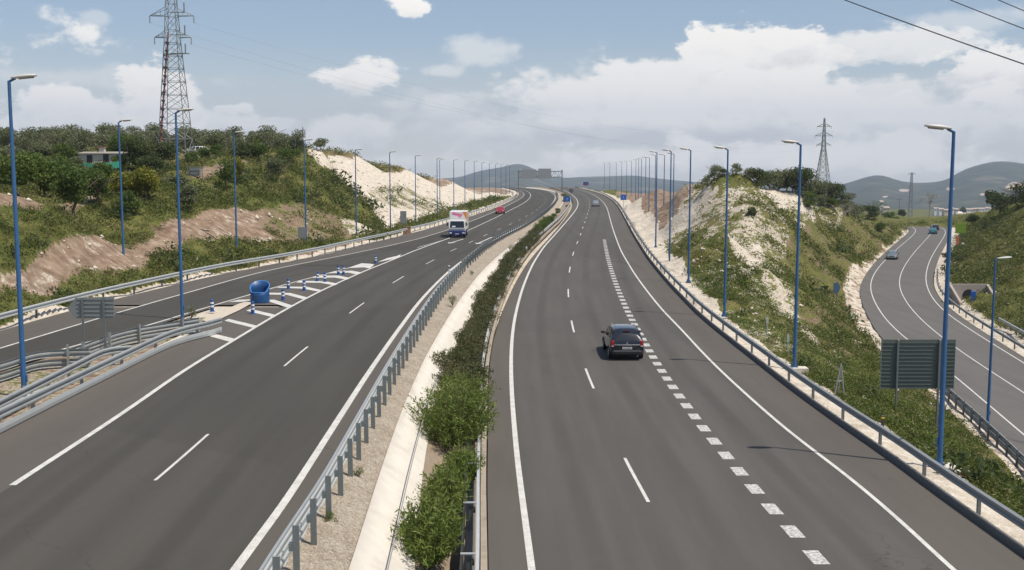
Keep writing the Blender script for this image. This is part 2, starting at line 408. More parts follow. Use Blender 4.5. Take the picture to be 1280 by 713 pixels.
def zones_at(X, Y):
    """chalk 0..1, green 0..1 and ochre 0..1 of the ground at each place"""
    chalk = np.full(len(X), .25); green = np.full(len(X), .45); ochre = np.zeros(len(X))
    r = np.hypot(X, Y)
    left = X < L_aOut.x(Y)
    nearl = left & (r < 700)
    green = np.where((~left) & (r > 40), .8, green)
    green = np.where(nearl, .12, green); chalk = np.where(nearl, .35, chalk)
    terr = nearl & (X < -30) & (Y > 84); green[terr] = .72
    for z in Z_BARE:
        k = inside(z, X, Y); green[k] = .22; chalk[k] = .3
    for z in Z_MIXG:
        k = inside(z, X, Y); green[k] = .5
    for z in Z_CHALK:
        k = inside(z, X, Y) & nearl; chalk[k] = 1; green[k] = .08
    for z in Z_MIXG:
        k = inside(z, X, Y) & nearl; green[k] = np.maximum(green[k], .45)
    for z in Z_GREEN:
        k = inside(z, X, Y) & nearl; green[k] = .95
    # crest of the chalk slope: ochre grass; beyond it rough green
    behind = nearl & (Y > 150) & (X < -22) & ~np.any([inside(z, X, Y) for z in Z_CHALK + Z_GREEN], axis=0)
    ochre[behind] = .7; green[behind] = .6
    rh = (X > R_aR.x(Y)) & (X < S_aL.x(Y)) & (Y < 300) & (Y > 0)
    chalk[rh] = .72; green[rh] = np.where(X > (R_aR.x(Y) + S_aL.x(Y)) / 2, .58, .51)[rh]
    edge = rh & (S_aL.x(Y) - X < 9); chalk[edge] = .45; green[edge] = .66
    for z in Z_RCH:
        k = inside(z, X, Y); chalk[k] = .9; green[k] = .3
    for z in Z_RSOIL:
        k = inside(z, X, Y); chalk[k] = .28; green[k] = .12
    foot = rh & (X < R_aR.x(Y) + 8) & (Y < 130); green[foot] = .68
    foot = rh & (X < R_aR.x(Y) + 8) & (Y < 60); green[foot] = .85
    rb = inside(Z_RBANK, X, Y); chalk[rb] = .5; green[rb] = .8
    top = rh & (Y > 130) & (X > 24) & (X < 44) & (terrain_z(X, Y) > 8.0); green[top] = .85
    # verges of bare chalk
    d1 = X - R_aR.x(Y); w = 1.9 + np.interp(Y, [70, 180], [0, 2.4])
    k = (d1 > -.5) & (d1 < w) & (Y < 560); chalk[k] = .95; green[k] = .02
    d1 = L_aOut.x(Y) - X; k = (d1 > -.5) & (d1 < 1.0 + np.interp(Y, [70, 180], [0, 1.2])) & (Y < 560); chalk[k] = 1; green[k] = .05
    da = S_aL.x(Y) - X; k = (da > -.5) & (da < 1.2 + np.interp(Y, [60, 100, 150, 190], [0, .9, .9, -.4])) & (Y < 290); chalk[k] = .58; green[k] = .16
    db = X - S_aR.x(Y); k = (db > -.5) & (db < 2.4) & (Y < 290); chalk[k] = .7; green[k] = .08
    inn = (X > L_aOut.x(Y)) & (X < R_aR.x(Y)) & (Y < 560); chalk[inn] = .8; green[inn] = .25
    gk = inn & (X > Rp_in.x(Y)) & (X < GORE_E.x(Y)) & (Y < 58); chalk[gk] = .5; green[gk] = .42
    far = (r > 700); chalk[far] = .15; green[far] = .75
    return chalk, green, ochre


# ------------------------------------------------------------------ mesh helpers
MATS = {}


def new_mat(name):
    m = bpy.data.materials.new(name); m.use_nodes = True
    nt = m.node_tree; b = nt.nodes['Principled BSDF']
    return m, G(nt), b


def simple(name, col, rough=.6, metal=0.0, var=.12, scale=8.0, spec=.4, bump=0.0, coat=0.0, dirt=None):
    if name in MATS: return MATS[name]
    m, g, b = new_mat(name)
    tc = g.n('ShaderNodeTexCoord').outputs['Object']
    n = g.noise(tc, scale, 5, .6)
    lo = tuple(c * (1 - var) for c in col); hi = tuple(min(1, c * (1 + var)) for c in col)
    c = g.mix(n, lo, hi)
    if dirt: c = g.mix(g.step(g.noise(tc, scale * .35, 6, .7), .5, .75, 0, dirt[1]), c, dirt[0])
    g.put(b.inputs['Base Color'], c)
    g.put(b.inputs['Roughness'], g.m('ADD', rough - .08, g.m('MULTIPLY', n, .16)))
    b.inputs['Metallic'].default_value = metal
    b.inputs['Specular IOR Level'].default_value = spec
    if coat: b.inputs['Coat Weight'].default_value = coat; b.inputs['Coat Roughness'].default_value = .06
    if bump:
        bm = g.n('ShaderNodeBump'); bm.inputs['Strength'].default_value = bump; bm.inputs['Distance'].default_value = .02
        g.put(bm.inputs['Height'], n); g.put(b.inputs['Normal'], bm.outputs[0])
    MATS[name] = m
    return m


def mesh_np(name, V, F, mat=None, smooth=False, attrs=None):
    """V (n,3) array, F (m,k) index array -> mesh"""
    V = np.asarray(V, np.float32); F = np.asarray(F, np.int32)
    me = bpy.data.meshes.new(name)
    me.vertices.add(len(V)); me.vertices.foreach_set('co', V.ravel())
    me.loops.add(F.size); me.loops.foreach_set('vertex_index', F.ravel())
    me.polygons.add(len(F)); me.polygons.foreach_set('loop_start', np.arange(0, F.size, F.shape[1], dtype=np.int32))
    me.update(calc_edges=True)
    if smooth: me.polygons.foreach_set('use_smooth', np.ones(len(F), bool))
    for k, a in (attrs or {}).items():
        at_ = me.attributes.new(k, 'FLOAT', 'POINT'); at_.data.foreach_set('value', np.asarray(a, np.float32))
    if mat: me.materials.append(mat)
    return me


class MB:
    """collects shapes and links them as ONE mesh object"""
    def __init__(s): s.v = []; s.f = []; s.sm = []
    def add(s, vs, fs, smooth=False):
        o = len(s.v); s.v += [tuple(v) for v in vs]; s.f += [tuple(i + o for i in f) for f in fs]; s.sm += [smooth] * len(fs); return s
    def box(s, c, size, rz=0, bev=0.0, rx=0.0):
        x, y, z = size[0] / 2, size[1] / 2, size[2] / 2
        cs, sn = math.cos(rz), math.sin(rz); cr, sr = math.cos(rx), math.sin(rx)
        def T(p):
            px, py, pz = p
            py, pz = py * cr - pz * sr, py * sr + pz * cr
            return (c[0] + px * cs - py * sn, c[1] + px * sn + py * cs, c[2] + pz)
        if bev <= 0:
            V = [T(p) for p in [(-x, -y, -z), (x, -y, -z), (x, y, -z), (-x, y, -z), (-x, -y, z), (x, -y, z), (x, y, z), (-x, y, z)]]
            return s.add(V, [(3, 2, 1, 0), (4, 5, 6, 7), (0, 1, 5, 4), (1, 2, 6, 5), (2, 3, 7, 6), (3, 0, 4, 7)])
        b = min(bev, x * .9, y * .9, z * .9)
        ring = [(-x + b, -y), (x - b, -y), (x, -y + b), (x, y - b), (x - b, y), (-x + b, y), (-x, y - b), (-x, -y + b)]
        ins = [(px * (x - b) / x, py * (y - b) / y) for px, py in ring]
        V = [T((a, d, -z)) for a, d in ins] + [T((a, d, -z + b)) for a, d in ring] + [T((a, d, z - b)) for a, d in ring] + [T((a, d, z)) for a, d in ins]
        F = [tuple(range(7, -1, -1)), tuple(range(24, 32))]
        for k in range(3):
            for i in range(8): j = (i + 1) % 8; F.append((k * 8 + i, k * 8 + j, k * 8 + 8 + j, k * 8 + 8 + i))
        return s.add(V, F)
    def tube(s, p0, p1, r0, r1=None, n=8, caps=True):
        r1 = r0 if r1 is None else r1
        a = Vector(p0); b = Vector(p1); d = (b - a)
        if d.length < 1e-6: return s
        q = d.to_track_quat('Z', 'Y'); V = []
        for p, r in ((a, r0), (b, r1)):
            for i in range(n):
                t = 2 * math.pi * i / n; V.append(p + q @ Vector((r * math.cos(t), r * math.sin(t), 0)))
        F = [(i, (i + 1) % n, n + (i + 1) % n, n + i) for i in range(n)]
        s.add(V, F, n > 5)
        if caps: s.add(V[:n], [tuple(range(n - 1, -1, -1))]); s.add(V[n:], [tuple(range(n))])
        return s
    def prism(s, poly, axis, t0, t1):
        """poly in the two other axes, extruded along axis ('x','y','z')"""
        def P(a, b, t): return {'x': (t, a, b), 'y': (a, t, b), 'z': (a, b, t)}[axis]
        n = len(poly); V = [P(a, b, t0) for a, b in poly] + [P(a, b, t1) for a, b in poly]
        F = [tuple(range(n - 1, -1, -1)), tuple(range(n, 2 * n))] + [(i, (i + 1) % n, n + (i + 1) % n, n + i) for i in range(n)]
        return s.add(V, F)
    def sweep(s, path, prof, closed=True, smooth=False, caps=True):
        """prof = [(lateral to the right, up)], swept along path"""
        path = [Vector(p) for p in path]; n = len(prof); V = []
        for i, p in enumerate(path):
            t = (path[min(i + 1, len(path) - 1)] - path[max(i - 1, 0)]); t.z = 0; t.normalize()
            r = Vector((t.y, -t.x, 0))
            for a, b in prof: V.append(p + r * a + Vector((0, 0, b)))
        F = []; m = n if closed else n - 1
        for i in range(len(path) - 1):
            for j in range(m):
                k = (j + 1) % n; F.append((i * n + j, i * n + k, (i + 1) * n + k, (i + 1) * n + j))
        s.add(V, F, smooth)
        if caps and closed:
            s.add(V[:n], [tuple(range(n))]); s.add(V[-n:], [tuple(range(n - 1, -1, -1))])
        return s
    def build(s, name, mat, parent=None, fix=True, loc=None):
        me = bpy.data.meshes.new(name); me.from_pydata(s.v, [], s.f); me.update()
        me.polygons.foreach_set('use_smooth', s.sm)
        if fix:
            import bmesh
            bm = bmesh.new(); bm.from_mesh(me); bmesh.ops.recalc_face_normals(bm, faces=bm.faces); bm.to_mesh(me); bm.free()
        if mat: me.materials.append(mat)
        return link(name, me, parent, loc)


def link(name, me, parent=None, loc=None):
    o = bpy.data.objects.new(name, me); COL.objects.link(o)
    if parent is not None: o.parent = parent
    if loc is not None: o.location = loc
    return o


def tag(o, label=None, cat=None, group=None, kind=None):
    for k, v in (('label', label), ('category', cat), ('group', group), ('kind', kind)):
        if v: o[k] = v
    return o


def thing(name, label, cat, loc=(0, 0, 0), rz=0, group=None):
    o = bpy.data.objects.new(name, None); COL.objects.link(o)
    o.location = tuple(float(c) for c in loc); o.rotation_euler = (0, 0, rz); o.empty_display_size = .2
    return tag(o, label, cat, group)


def copy_tree(o, label=None, loc=None, rz=None, scale=None):
    def cp_(a, par):
        c = a.copy(); COL.objects.link(c); c.parent = par
        for ch in a.children: cp_(ch, c)
        return c
    r = cp_(o, None)
    if label: r['label'] = label
    if loc is not None: r.location = tuple(float(c) for c in loc)
    if rz is not None: r.rotation_euler = (r.rotation_euler[0], r.rotation_euler[1], rz)
    if scale is not None: r.scale = (scale,) * 3 if not isinstance(scale, tuple) else scale
    return r


ORD = ['nearest', 'second', 'third', 'fourth', 'fifth', 'sixth', 'seventh', 'eighth', 'ninth', 'tenth', 'eleventh', 'twelfth', 'thirteenth', 'fourteenth',
       'fifteenth', 'sixteenth', 'seventeenth', 'eighteenth', 'nineteenth', 'twentieth']

# ------------------------------------------------------------------ ground sheet
def ground_mat():
    m, g, b = new_mat('ground')
    geo = g.n('ShaderNodeNewGeometry').outputs['Position']
    def A(n):
        a = g.n('ShaderNodeAttribute', attribute_name=n); return a.outputs['Fac']
    chalk, green, ochre = A('chalk'), A('green'), A('ochre')
    nb = g.noise(geo, .22, 5, .6, .3); nm = g.noise(geo, 1.1, 6, .62, .2); nf = g.noise(geo, 6, 5, .65); ns = g.noise(geo, .05, 3, .5)
    soil = g.mix(g.step(nm, .3, .7), (.175, .118, .080), (.325, .240, .170))
    soil = g.mix(g.step(nb, .55, .7, 0, .5), soil, (.50, .42, .33))
    ch = g.mix(g.step(nm, .25, .65), (.46, .39, .30), (.70, .63, .53))
    ch = g.mix(g.step(nf, .42, .60, .35, 0), ch, (.34, .28, .21))
    ck = g.step(g.m('ADD', g.m('ADD', chalk, g.m('MULTIPLY', g.m('SUBTRACT', nb, .5), .8)), g.m('ADD', g.m('MULTIPLY', g.m('SUBTRACT', nm, .5), .8), g.m('MULTIPLY', g.m('SUBTRACT', nf, .5), .6))), .42, .62)
    c = g.mix(ck, soil, ch)
    gr = g.mix(g.step(nm, .3, .7), (.066, .078, .020), (.150, .148, .045))
    gr = g.mix(g.step(nb, .5, .72, 0, .75), gr, (.19, .155, .065))
    gr = g.mix(g.step(ns, .5, .65, 0, .4), gr, (.070, .098, .022))
    gr = g.mix(g.m('MULTIPLY', ochre, g.step(nb, .3, .6)), gr, (.26, .20, .08))
    gk = g.step(g.m('ADD', g.m('ADD', green, g.m('MULTIPLY', g.m('SUBTRACT', nb, .5), 1.1)), g.m('ADD', g.m('MULTIPLY', g.m('SUBTRACT', nf, .5), 1.2), g.m('MULTIPLY', g.m('SUBTRACT', nm, .5), 1.5))), .46, .58)
    c = g.mix(gk, c, gr)
    g.put(b.inputs['Base Color'], c)
    b.inputs['Roughness'].default_value = .95; b.inputs['Specular IOR Level'].default_value = .1
    bm = g.n('ShaderNodeBump'); bm.inputs['Strength'].default_value = .9; bm.inputs['Distance'].default_value = .25
    h = g.m('ADD', g.m('MULTIPLY', nm, 1.0), g.m('MULTIPLY', nf, .35)); g.put(bm.inputs['Height'], h)
    g.put(b.inputs['Normal'], bm.outputs[0])
    return m


def build_ground():
    angs = np.radians(np.concatenate([np.arange(-180, -62, 4.0), np.arange(-62, -30, .6), np.arange(-30, 30, .13), np.arange(30, 62, .6), np.arange(62, 180, 4.0)]))
    rs = np.concatenate([[.01], np.arange(3, 24, 1.0), np.geomspace(24, 430, 330), np.geomspace(436, 2400, 60)])
    A_, R_ = np.meshgrid(angs, rs)
    X = (R_ * np.sin(A_)).ravel(); Y = (R_ * np.cos(A_)).ravel()
    Z = terrain_z(X, Y)
    nr, na = A_.shape
    ch, gr, oc = zones_at(X, Y)
    i = np.arange(nr - 1)[:, None] * na + np.arange(na)[None, :]
    j = np.arange(nr - 1)[:, None] * na + (np.arange(na)[None, :] + 1) % na
    Fq = np.stack([i, j, j + na, i + na], -1).reshape(-1, 4)[:, ::-1]
    # close the sheet outwards to the horizon
    me = mesh_np('ground', np.stack([X, Y, Z], 1), Fq, ground_mat(), True, {'chalk': ch, 'green': gr, 'ochre': oc})
    o = link('ground', me); tag(o, kind='structure')
    return o


build_ground()


def ridge(name, pts, D, base_r, zb, mat, seed, rough=30, amp=1.0, depth=1600):
    """a range of hills: crest heights read from the photo at distance D, with real slopes before and behind"""
    px = np.linspace(pts[0][0], pts[-1][0], 260)
    py = np.interp(px, [p[0] for p in pts], [p[1] for p in pts])
    k = np.exp(-.5 * (np.arange(-6, 7) / 2.5) ** 2); k /= k.sum()
    py = np.convolve(np.pad(py, 6, mode='edge'), k, 'valid')
    uu = (px - CX) / F_PX
    rows = np.concatenate([np.linspace(base_r, D, 70), D + np.linspace(60, depth, 14)])
    V = []
    for Y in rows:
        X = uu * Y
        H = (HOR - py) / F_PX * D + CAMZ - zb
        t = np.clip((Y - base_r) / (D - base_r), 0, 1) if Y <= D else np.clip(1 - (Y - D) / depth, 0, 1)
        prof = t ** .95 if Y <= D else t
        n = fbm(X / 420 + seed, np.full(len(X), Y) / 420, seed, 5)
        gull = np.abs(fbm(X / 260 + seed, np.full(len(X), Y) / 700, seed + 4, 4))
        edge = np.clip(np.minimum(np.arange(260), 259 - np.arange(260)) / 12, 0, 1)
        z = zb - 4 + (H * prof + (n * rough * amp - gull * rough * 1.2) * math.sin(math.pi * min(t, 1)) + n * 6 * amp) * (edge if H.min() < 1e9 else 1)
        V.append(np.stack([X, np.full(len(X), Y), z], 1))
    V = np.concatenate(V); na = 260; nr = len(rows)
    i = np.arange(nr - 1)[:, None] * na + np.arange(na - 1)[None, :]
    Fq = np.stack([i, i + 1, i + na + 1, i + na], -1).reshape(-1, 4)
    sc = np.zeros(len(V))
    if D == 5200:                     # the quarry and a few bare fields on this range
        for cx0, cy0, wx, wy in ((1268, 233, 17, 7.5), (1236, 240, 6, 3), (1128, 238, 9, 2.5), (1186, 236, 7, 3), (1228, 243, 7, 2), (1105, 246, 5, 1.5)):
            u_ = V[:, 0] / V[:, 1] * F_PX + CX; v_ = HOR - (V[:, 2] - CAMZ) / V[:, 1] * F_PX
            sc = np.maximum(sc, np.clip(1.25 - np.hypot((u_ - cx0) / wx, (v_ - cy0) / wy), 0, 1) * (V[:, 1] < D))
    me = mesh_np(name, V, Fq, mat, True, {'scar': sc})
    return tag(link(name, me), kind='structure')


def hill_mat():
    m, g, b = new_mat('hill_scrub')
    geo = g.n('ShaderNodeNewGeometry').outputs['Position']
    n1 = g.noise(geo, .012, 6, .65, .3); n2 = g.noise(geo, .004, 4, .5); n3 = g.noise(geo, .06, 4, .7)
    c = g.mix(g.step(n1, .35, .65), (.030, .042, .022), (.075, .078, .045))
    c = g.mix(g.step(n2, .56, .66, 0, .6), c, (.20, .17, .12))
    c = g.mix(g.step(n3, .60, .70, 0, .5), c, (.035, .05, .02))
    sc = g.n('ShaderNodeAttribute', attribute_name='scar').outputs['Fac']
    c = g.mix(g.step(g.m('ADD', sc, g.m('MULTIPLY', g.m('SUBTRACT', n1, .5), .9)), .45, .60), c, (.46, .36, .29))
    g.put(b.inputs['Base Color'], c); b.inputs['Roughness'].default_value = .95; b.inputs['Specular IOR Level'].default_value = .05
    return m


HM = hill_mat()
ridge('hills', [(480, 228), (575, 221), (600, 213), (625, 209), (640, 205), (648, 204), (657, 206), (670, 212), (690, 221), (705, 222), (747, 220), (794, 218.7), (818, 222), (880, 228), (960, 232)], 6800, 3200, -110, HM, 3, 26)
ridge('hills', [(960, 235), (1040, 232), (1061, 227), (1080, 220.5), (1094, 217.5), (1108, 220), (1120.5, 225), (1145, 228), (1165, 227), (1180, 224.5), (1195, 215), (1208, 209), (1225, 204), (1243, 201), (1262, 202), (1280, 205), (1330, 214), (1420, 205), (1560, 222)], 5200, 3000, -110, HM, 11, 30)
ridge('hills', [(-1400, 215), (-900, 205), (-500, 212), (-100, 206), (300, 214), (500, 226), (560, 230)], 7600, 3000, -110, HM, 21, 26)
ridge('hills', [(1500, 224), (1800, 205), (2300, 196), (2900, 210)], 6000, 3200, -110, HM, 31, 26)
# quarry scar on the right-hand hill: pale bare rock laid on its flank
plain_m = simple('valley_floor', (.075, .085, .045), .95, var=.4, scale=.01)
pv = MB(); N = 48
pv.add([(rr * math.sin(2 * math.pi * i / N), rr * math.cos(2 * math.pi * i / N), zz) for rr, zz in ((2385, -111), (3600, -112), (8600, -113)) for i in range(N)],
       [(k * N + i, k * N + (i + 1) % N, (k + 1) * N + (i + 1) % N, (k + 1) * N + i) for k in (0, 1) for i in range(N)])
tag(pv.build('valley_plain', plain_m), kind='structure')

# ------------------------------------------------------------------ roads and painted markings
def asphalt_mat(name, col, var=.1, track=0.0):
    m, g, b = new_mat(name)
    geo = g.n('ShaderNodeNewGeometry').outputs['Position']
    mp = g.n('ShaderNodeMapping'); g.put(mp.inputs[0], geo); mp.inputs['Scale'].default_value = (1.0, .07, 1.0)
    n1 = g.noise(mp.outputs[0], .9, 5, .6); n2 = g.noise(geo, .12, 4, .6); n3 = g.noise(geo, 45, 3, .7); n4 = g.noise(geo, 3.0, 5, .7)
    c = g.mix(g.step(n1, .3, .7), tuple(x * (1 - var) for x in col), tuple(x * (1 + var) for x in col))
    c = g.mix(g.step(n2, .4, .7, 0, .35), c, tuple(x * (1 + var * 1.8) for x in col))
    c = g.mix(g.step(n3, .25, .8, 0, .30), c, tuple(x * 1.9 for x in col))
    c = g.mix(g.step(n4, .60, .72, 0, .30), c, tuple(x * .62 for x in col))
    if track:
        lt = g.n('ShaderNodeAttribute', attribute_name='lane').outputs['Fac']
        ph = g.m('ADD', g.m('COSINE', g.m('MULTIPLY', lt, 4 * math.pi)), g.m('MULTIPLY', g.m('SUBTRACT', n1, .5), 1.6))
        c = g.mix(g.step(ph, -.2, 1.1, 0, track), c, tuple(x * .72 for x in col))
        c = g.mix(g.m('MULTIPLY', g.step(g.m('COSINE', g.m('MULTIPLY', g.m('ADD', lt, .5), 2 * math.pi)), .75, 1.0, 0, .22), g.step(n2, .4, .6)), c, tuple(x * .6 for x in col))
        # darker repair patches
        br = g.n('ShaderNodeTexVoronoi'); br.inputs['Scale'].default_value = .045; g.put(br.inputs['Vector'], geo)
        sp = g.n('ShaderNodeSeparateColor'); g.put(sp.inputs[0], br.outputs['Color'])
        c = g.mix(g.step(sp.outputs[0], .4, .9, 0, .24), c, tuple(x * .78 for x in col))
    # thin crack lines
    w = g.n('ShaderNodeTexVoronoi', feature='DISTANCE_TO_EDGE'); w.inputs['Scale'].default_value = .16
    ad = g.n('ShaderNodeVectorMath', operation='ADD'); g.put(ad.inputs[0], geo)
    nz = g.n('ShaderNodeTexNoise'); nz.inputs['Scale'].default_value = .5; nz.inputs['Detail'].default_value = 5; g.put(nz.inputs['Vector'], geo)
    sc = g.n('ShaderNodeVectorMath', operation='SCALE'); g.put(sc.inputs[0], nz.outputs['Color']); sc.inputs['Scale'].default_value = 3.0
    g.put(ad.inputs[1], sc.outputs[0]); g.put(w.inputs['Vector'], ad.outputs[0])
    c = g.mix(g.m('MULTIPLY', g.step(w.outputs['Distance'], .0035, .0005), g.step(n2, .50, .58, 0, .5)), c, tuple(x * .5 for x in col))
    g.put(b.inputs['Base Color'], c); b.inputs['Roughness'].default_value = .85; b.inputs['Specular IOR Level'].default_value = .15
    bm = g.n('ShaderNodeBump'); bm.inputs['Strength'].default_value = .35; bm.inputs['Distance'].default_value = .01
    g.put(bm.inputs['Height'], n3); g.put(b.inputs['Normal'], bm.outputs[0])
    return m


A_LANE = asphalt_mat('asphalt_lane', (.084, .078, .070), .12, .24)
A_DARK = asphalt_mat('asphalt_left', (.065, .061, .053), .13, .20)
A_SHLD = asphalt_mat('asphalt_shoulder', (.094, .084, .073))
A_SLIP = asphalt_mat('asphalt_slip', (.112, .106, .098))


def paint_mat():
    m, g, b = new_mat('road_paint')
    geo = g.n('ShaderNodeNewGeometry').outputs['Position']
    n = g.noise(geo, 2.2, 5, .7); n2 = g.noise(geo, 22, 4, .7)
    c = g.mix(g.step(n, .3, .7), (.52, .50, .45), (.68, .66, .61))
    c = g.mix(g.step(n2, .52, .66, 0, .7), c, (.26, .24, .215))
    g.put(b.inputs['Base Color'], c); b.inputs['Roughness'].default_value = .6
    return m


PAINT = paint_mat()
m_, g_, b_ = new_mat('worn_paint')
_geo = g_.n('ShaderNodeNewGeometry').outputs['Position']
g_.put(b_.inputs['Base Color'], g_.mix(g_.step(g_.noise(_geo, 9, 4, .7), .35, .65), (.26, .25, .23), (.62, .61, .57))); b_.inputs['Roughness'].default_value = .7
WORN = m_

YS = np.concatenate([np.arange(4, 60, 1.5), np.arange(60, 150, 3), np.arange(150, YEND + 1, 5)])


def strip(name, fa, fb, zf, ys, mat, lift=0.0, nx=4, kind='structure'):
    V = []; LT = []; ys = np.asarray(ys, float)
    for Y in ys:
        a = float(fa(Y)); b = float(fb(Y)); z = float(zf(Y)) + lift
        for i in range(nx + 1): V.append((a + (b - a) * i / nx, Y, z)); LT.append(((b - a) * i / nx) / 3.52 if (b - a) > 5 else 0.5)
    n = nx + 1; F = [(r * n + i, r * n + i + 1, (r + 1) * n + i + 1, (r + 1) * n + i) for r in range(len(ys) - 1) for i in range(nx)]
    o = link(name, mesh_np(name, V, F, mat, True, {'lane': LT})); tag(o, kind=kind); return o


HALF = .1
# motorway, right carriageway
strip('carriageway', R_aL.x, R_aR.x, zR, YS, A_SHLD)
strip('carriageway_lanes', R_left.x, R_right.x, zR, YS, A_LANE, .004)
# left carriageway with its exit ramp
strip('carriageway', lambda Y: max(L_left.x(Y), -60) - 0, lambda Y: L_right.x(Y) + .85, zL, YS, A_SHLD)
strip('carriageway_lanes', lambda Y: L_left.x(Y), L_right.x, zL, YS, A_DARK, .004)
y_tip = 63.5
strip('carriageway_shoulder', lambda Y: GORE_E.x(Y), lambda Y: L_left.x(Y), zL, np.arange(4, y_tip + .1, 1.5), A_SHLD)
strip('ramp', L_aOut.x, lambda Y: Rp_in.x(Y) + .35, zL, np.arange(4, y_tip + .1, 1.5), A_SHLD)
strip('ramp', L_aOut.x, lambda Y: L_left.x(Y), zL, np.append(np.arange(y_tip, 150, 3), np.arange(150, YEND + 1, 5)), A_SHLD)
strip('ramp_lane', Rp_out.x, Rp_in.x, zL, np.arange(4, 92, 1.5), A_DARK, .004)
strip('ramp_lane', Rp_out.x, lambda Y: L_left.x(Y), zL, np.append(np.arange(90.5, 150, 3), np.arange(150, YEND + 1, 5)), A_DARK, .004)
strip('slip_road', S_aL.x, S_aR.x, zS, np.append(np.arange(10, 278, 3), np.arange(278, SEND + .5, 1)), A_SLIP, 0, 6)

def line_strip(ln, zf, y0, y1, w=.15, lift=.009, step=None, mat=None, name='lane_line', ofs=0.0):
    ys = [y0]
    while ys[-1] < y1: ys.append(min(y1, ys[-1] + (step or max(.8, ys[-1] * .018))))
    V = []
    for Y in ys:
        x = float(ln.x(Y)) + ofs; sl = float(ln.x(Y + .5) - ln.x(Y - .5))
        h = w * math.sqrt(1 + sl * sl) / 2
        z = float(zf(Y)) + lift
        V += [(x - h, Y, z), (x + h, Y, z)]
    return V, [(2 * i, 2 * i + 1, 2 * i + 3, 2 * i + 2) for i in range(len(ys) - 1)]


def paint(ln, zf, spans, w=.15, mat=None, name='lane_line', lift=.009, ofs=0.0):
    mb = MB()
    for a, b in spans: mb.add(*line_strip(ln, zf, a, b, w, lift, ofs=ofs))
    o = mb.build(name, mat or PAINT, fix=False); tag(o, kind='structure'); return o


def Yof(py, zf): return float(on(640, py, zf)[1])


paint(R_left, zR, [(5, YEND)], .19, name='edge_line')
paint(R_right, zR, [(5, YEND)], .14, name='edge_line')
paint(L_right, zL, [(5, YEND)], .21, name='edge_line')
paint(L_left, zL, [(float(on(15, 607, zL)[1]), 80), (80, 150)], .18, name='edge_line')
paint(L_left, zL, [(150, YEND)], .16, name='lane_line')
paint(Rp_out, zL, [(5, YEND)], .15, name='edge_line')
paint(Rp_in, zL, [(5, 90)], .15, name='edge_line')
# lane dashes, 5 m long every 17 m
y0 = Yof(628, zR)
paint(R_mid, zR, [(y0 + 17 * k, y0 + 17 * k + 5) for k in range(-1, 30)], .11, name='lane_line')
y0 = Yof(706, zR)
paint(R_thick, zR, [(y0 + 2 * k, y0 + 2 * k + 1) for k in range(-5, 60) if y0 + 2 * k < 142], .42, WORN, name='lane_line')
L_mid = type('x', (), {})(); _q = Line([(226, 574), (357, 456), (431, 396), (481, 360), (512, 341), (560, 316), (606, 294), (640, 280), (668, 265), (682, 253), (683, 247), (676, 242), (664, 238.5)], zL)
y0 = Yof(601, zL)
paint(_q, zL, [(y0 + 16.3 * k, y0 + 16.3 * k + 4.9) for k in range(-1, 30)], .09, name='lane_line')
paint(S_left, zS, [(12, SEND)], .12, name='edge_line'); paint(S_mid, zS, [(12, SEND)], .11, name='lane_line'); paint(S_right, zS, [(12, SEND)], .12, name='edge_line')


def px_poly(mb, pts, zf, lift=.011):
    V = [on(a, b, zf) + np.array([0, 0, lift]) for a, b in pts]
    mb.add(V, [tuple(range(len(V)))])


c4 = lambda pts: [(200 + a / 4.754, 280 + b / 4.754) for a, b in pts]
CHEV = [[(232, 652), (262, 640), (440, 683), (418, 703)], [(383, 577), (408, 566), (580, 607), (556, 620)], [(512, 517), (538, 507), (692, 543), (668, 556)]]
for p in CHEV:
    mb = MB(); px_poly(mb, c4(p), zL); tag(mb.build('hatch_marking', PAINT, fix=False), kind='structure')
BENT = [([(405, 466), (470, 452), (535, 450), (535, 462)], None),
        ([(640, 452), (680, 452), (655, 465), (640, 464)], [(680, 452), (792, 488), (768, 503), (655, 465)]),
        ([(640, 410), (775, 412), (752, 423), (640, 421)], [(775, 412), (883, 440), (860, 451), (752, 423)]),
        ([(690, 380), (715, 374), (872, 375), (850, 386)], [(872, 375), (970, 397), (948, 405), (850, 386)]),
        ([(810, 350), (830, 340), (978, 341), (950, 351)], [(978, 341), (1058, 357), (1038, 367), (950, 351)]),
        ([(905, 321), (935, 309), (1060, 308), (1038, 320)], [(1060, 308), (1130, 323), (1110, 333), (1038, 320)]),
        ([(1000, 295), (1030, 285), (1140, 279), (1120, 291)], [(1140, 279), (1192, 289), (1172, 303), (1120, 291)])]
for pa, pb in BENT:
    mb = MB(); px_poly(mb, c4(pa), zL)
    if pb: px_poly(mb, c4(pb), zL)
    tag(mb.build('hatch_marking', PAINT, fix=False), kind='structure')
mb = MB(); px_poly(mb, [(434, 335.5), (452, 329.5), (462, 330), (455, 334.5)], zL); px_poly(mb, [(455, 334.5), (462, 330), (468, 331), (462, 336)], zL)
tag(mb.build('hatch_marking', PAINT, fix=False), kind='structure')
mb = MB(); px_poly(mb, [(472, 328), (484, 323), (497, 320), (490, 324.5)], zL); px_poly(mb, [(490, 324.5), (497, 320), (524, 309), (557, 299.6), (523, 312), (496, 323)], zL, .013)
tag(mb.build('hatch_marking', PAINT, fix=False), kind='structure')
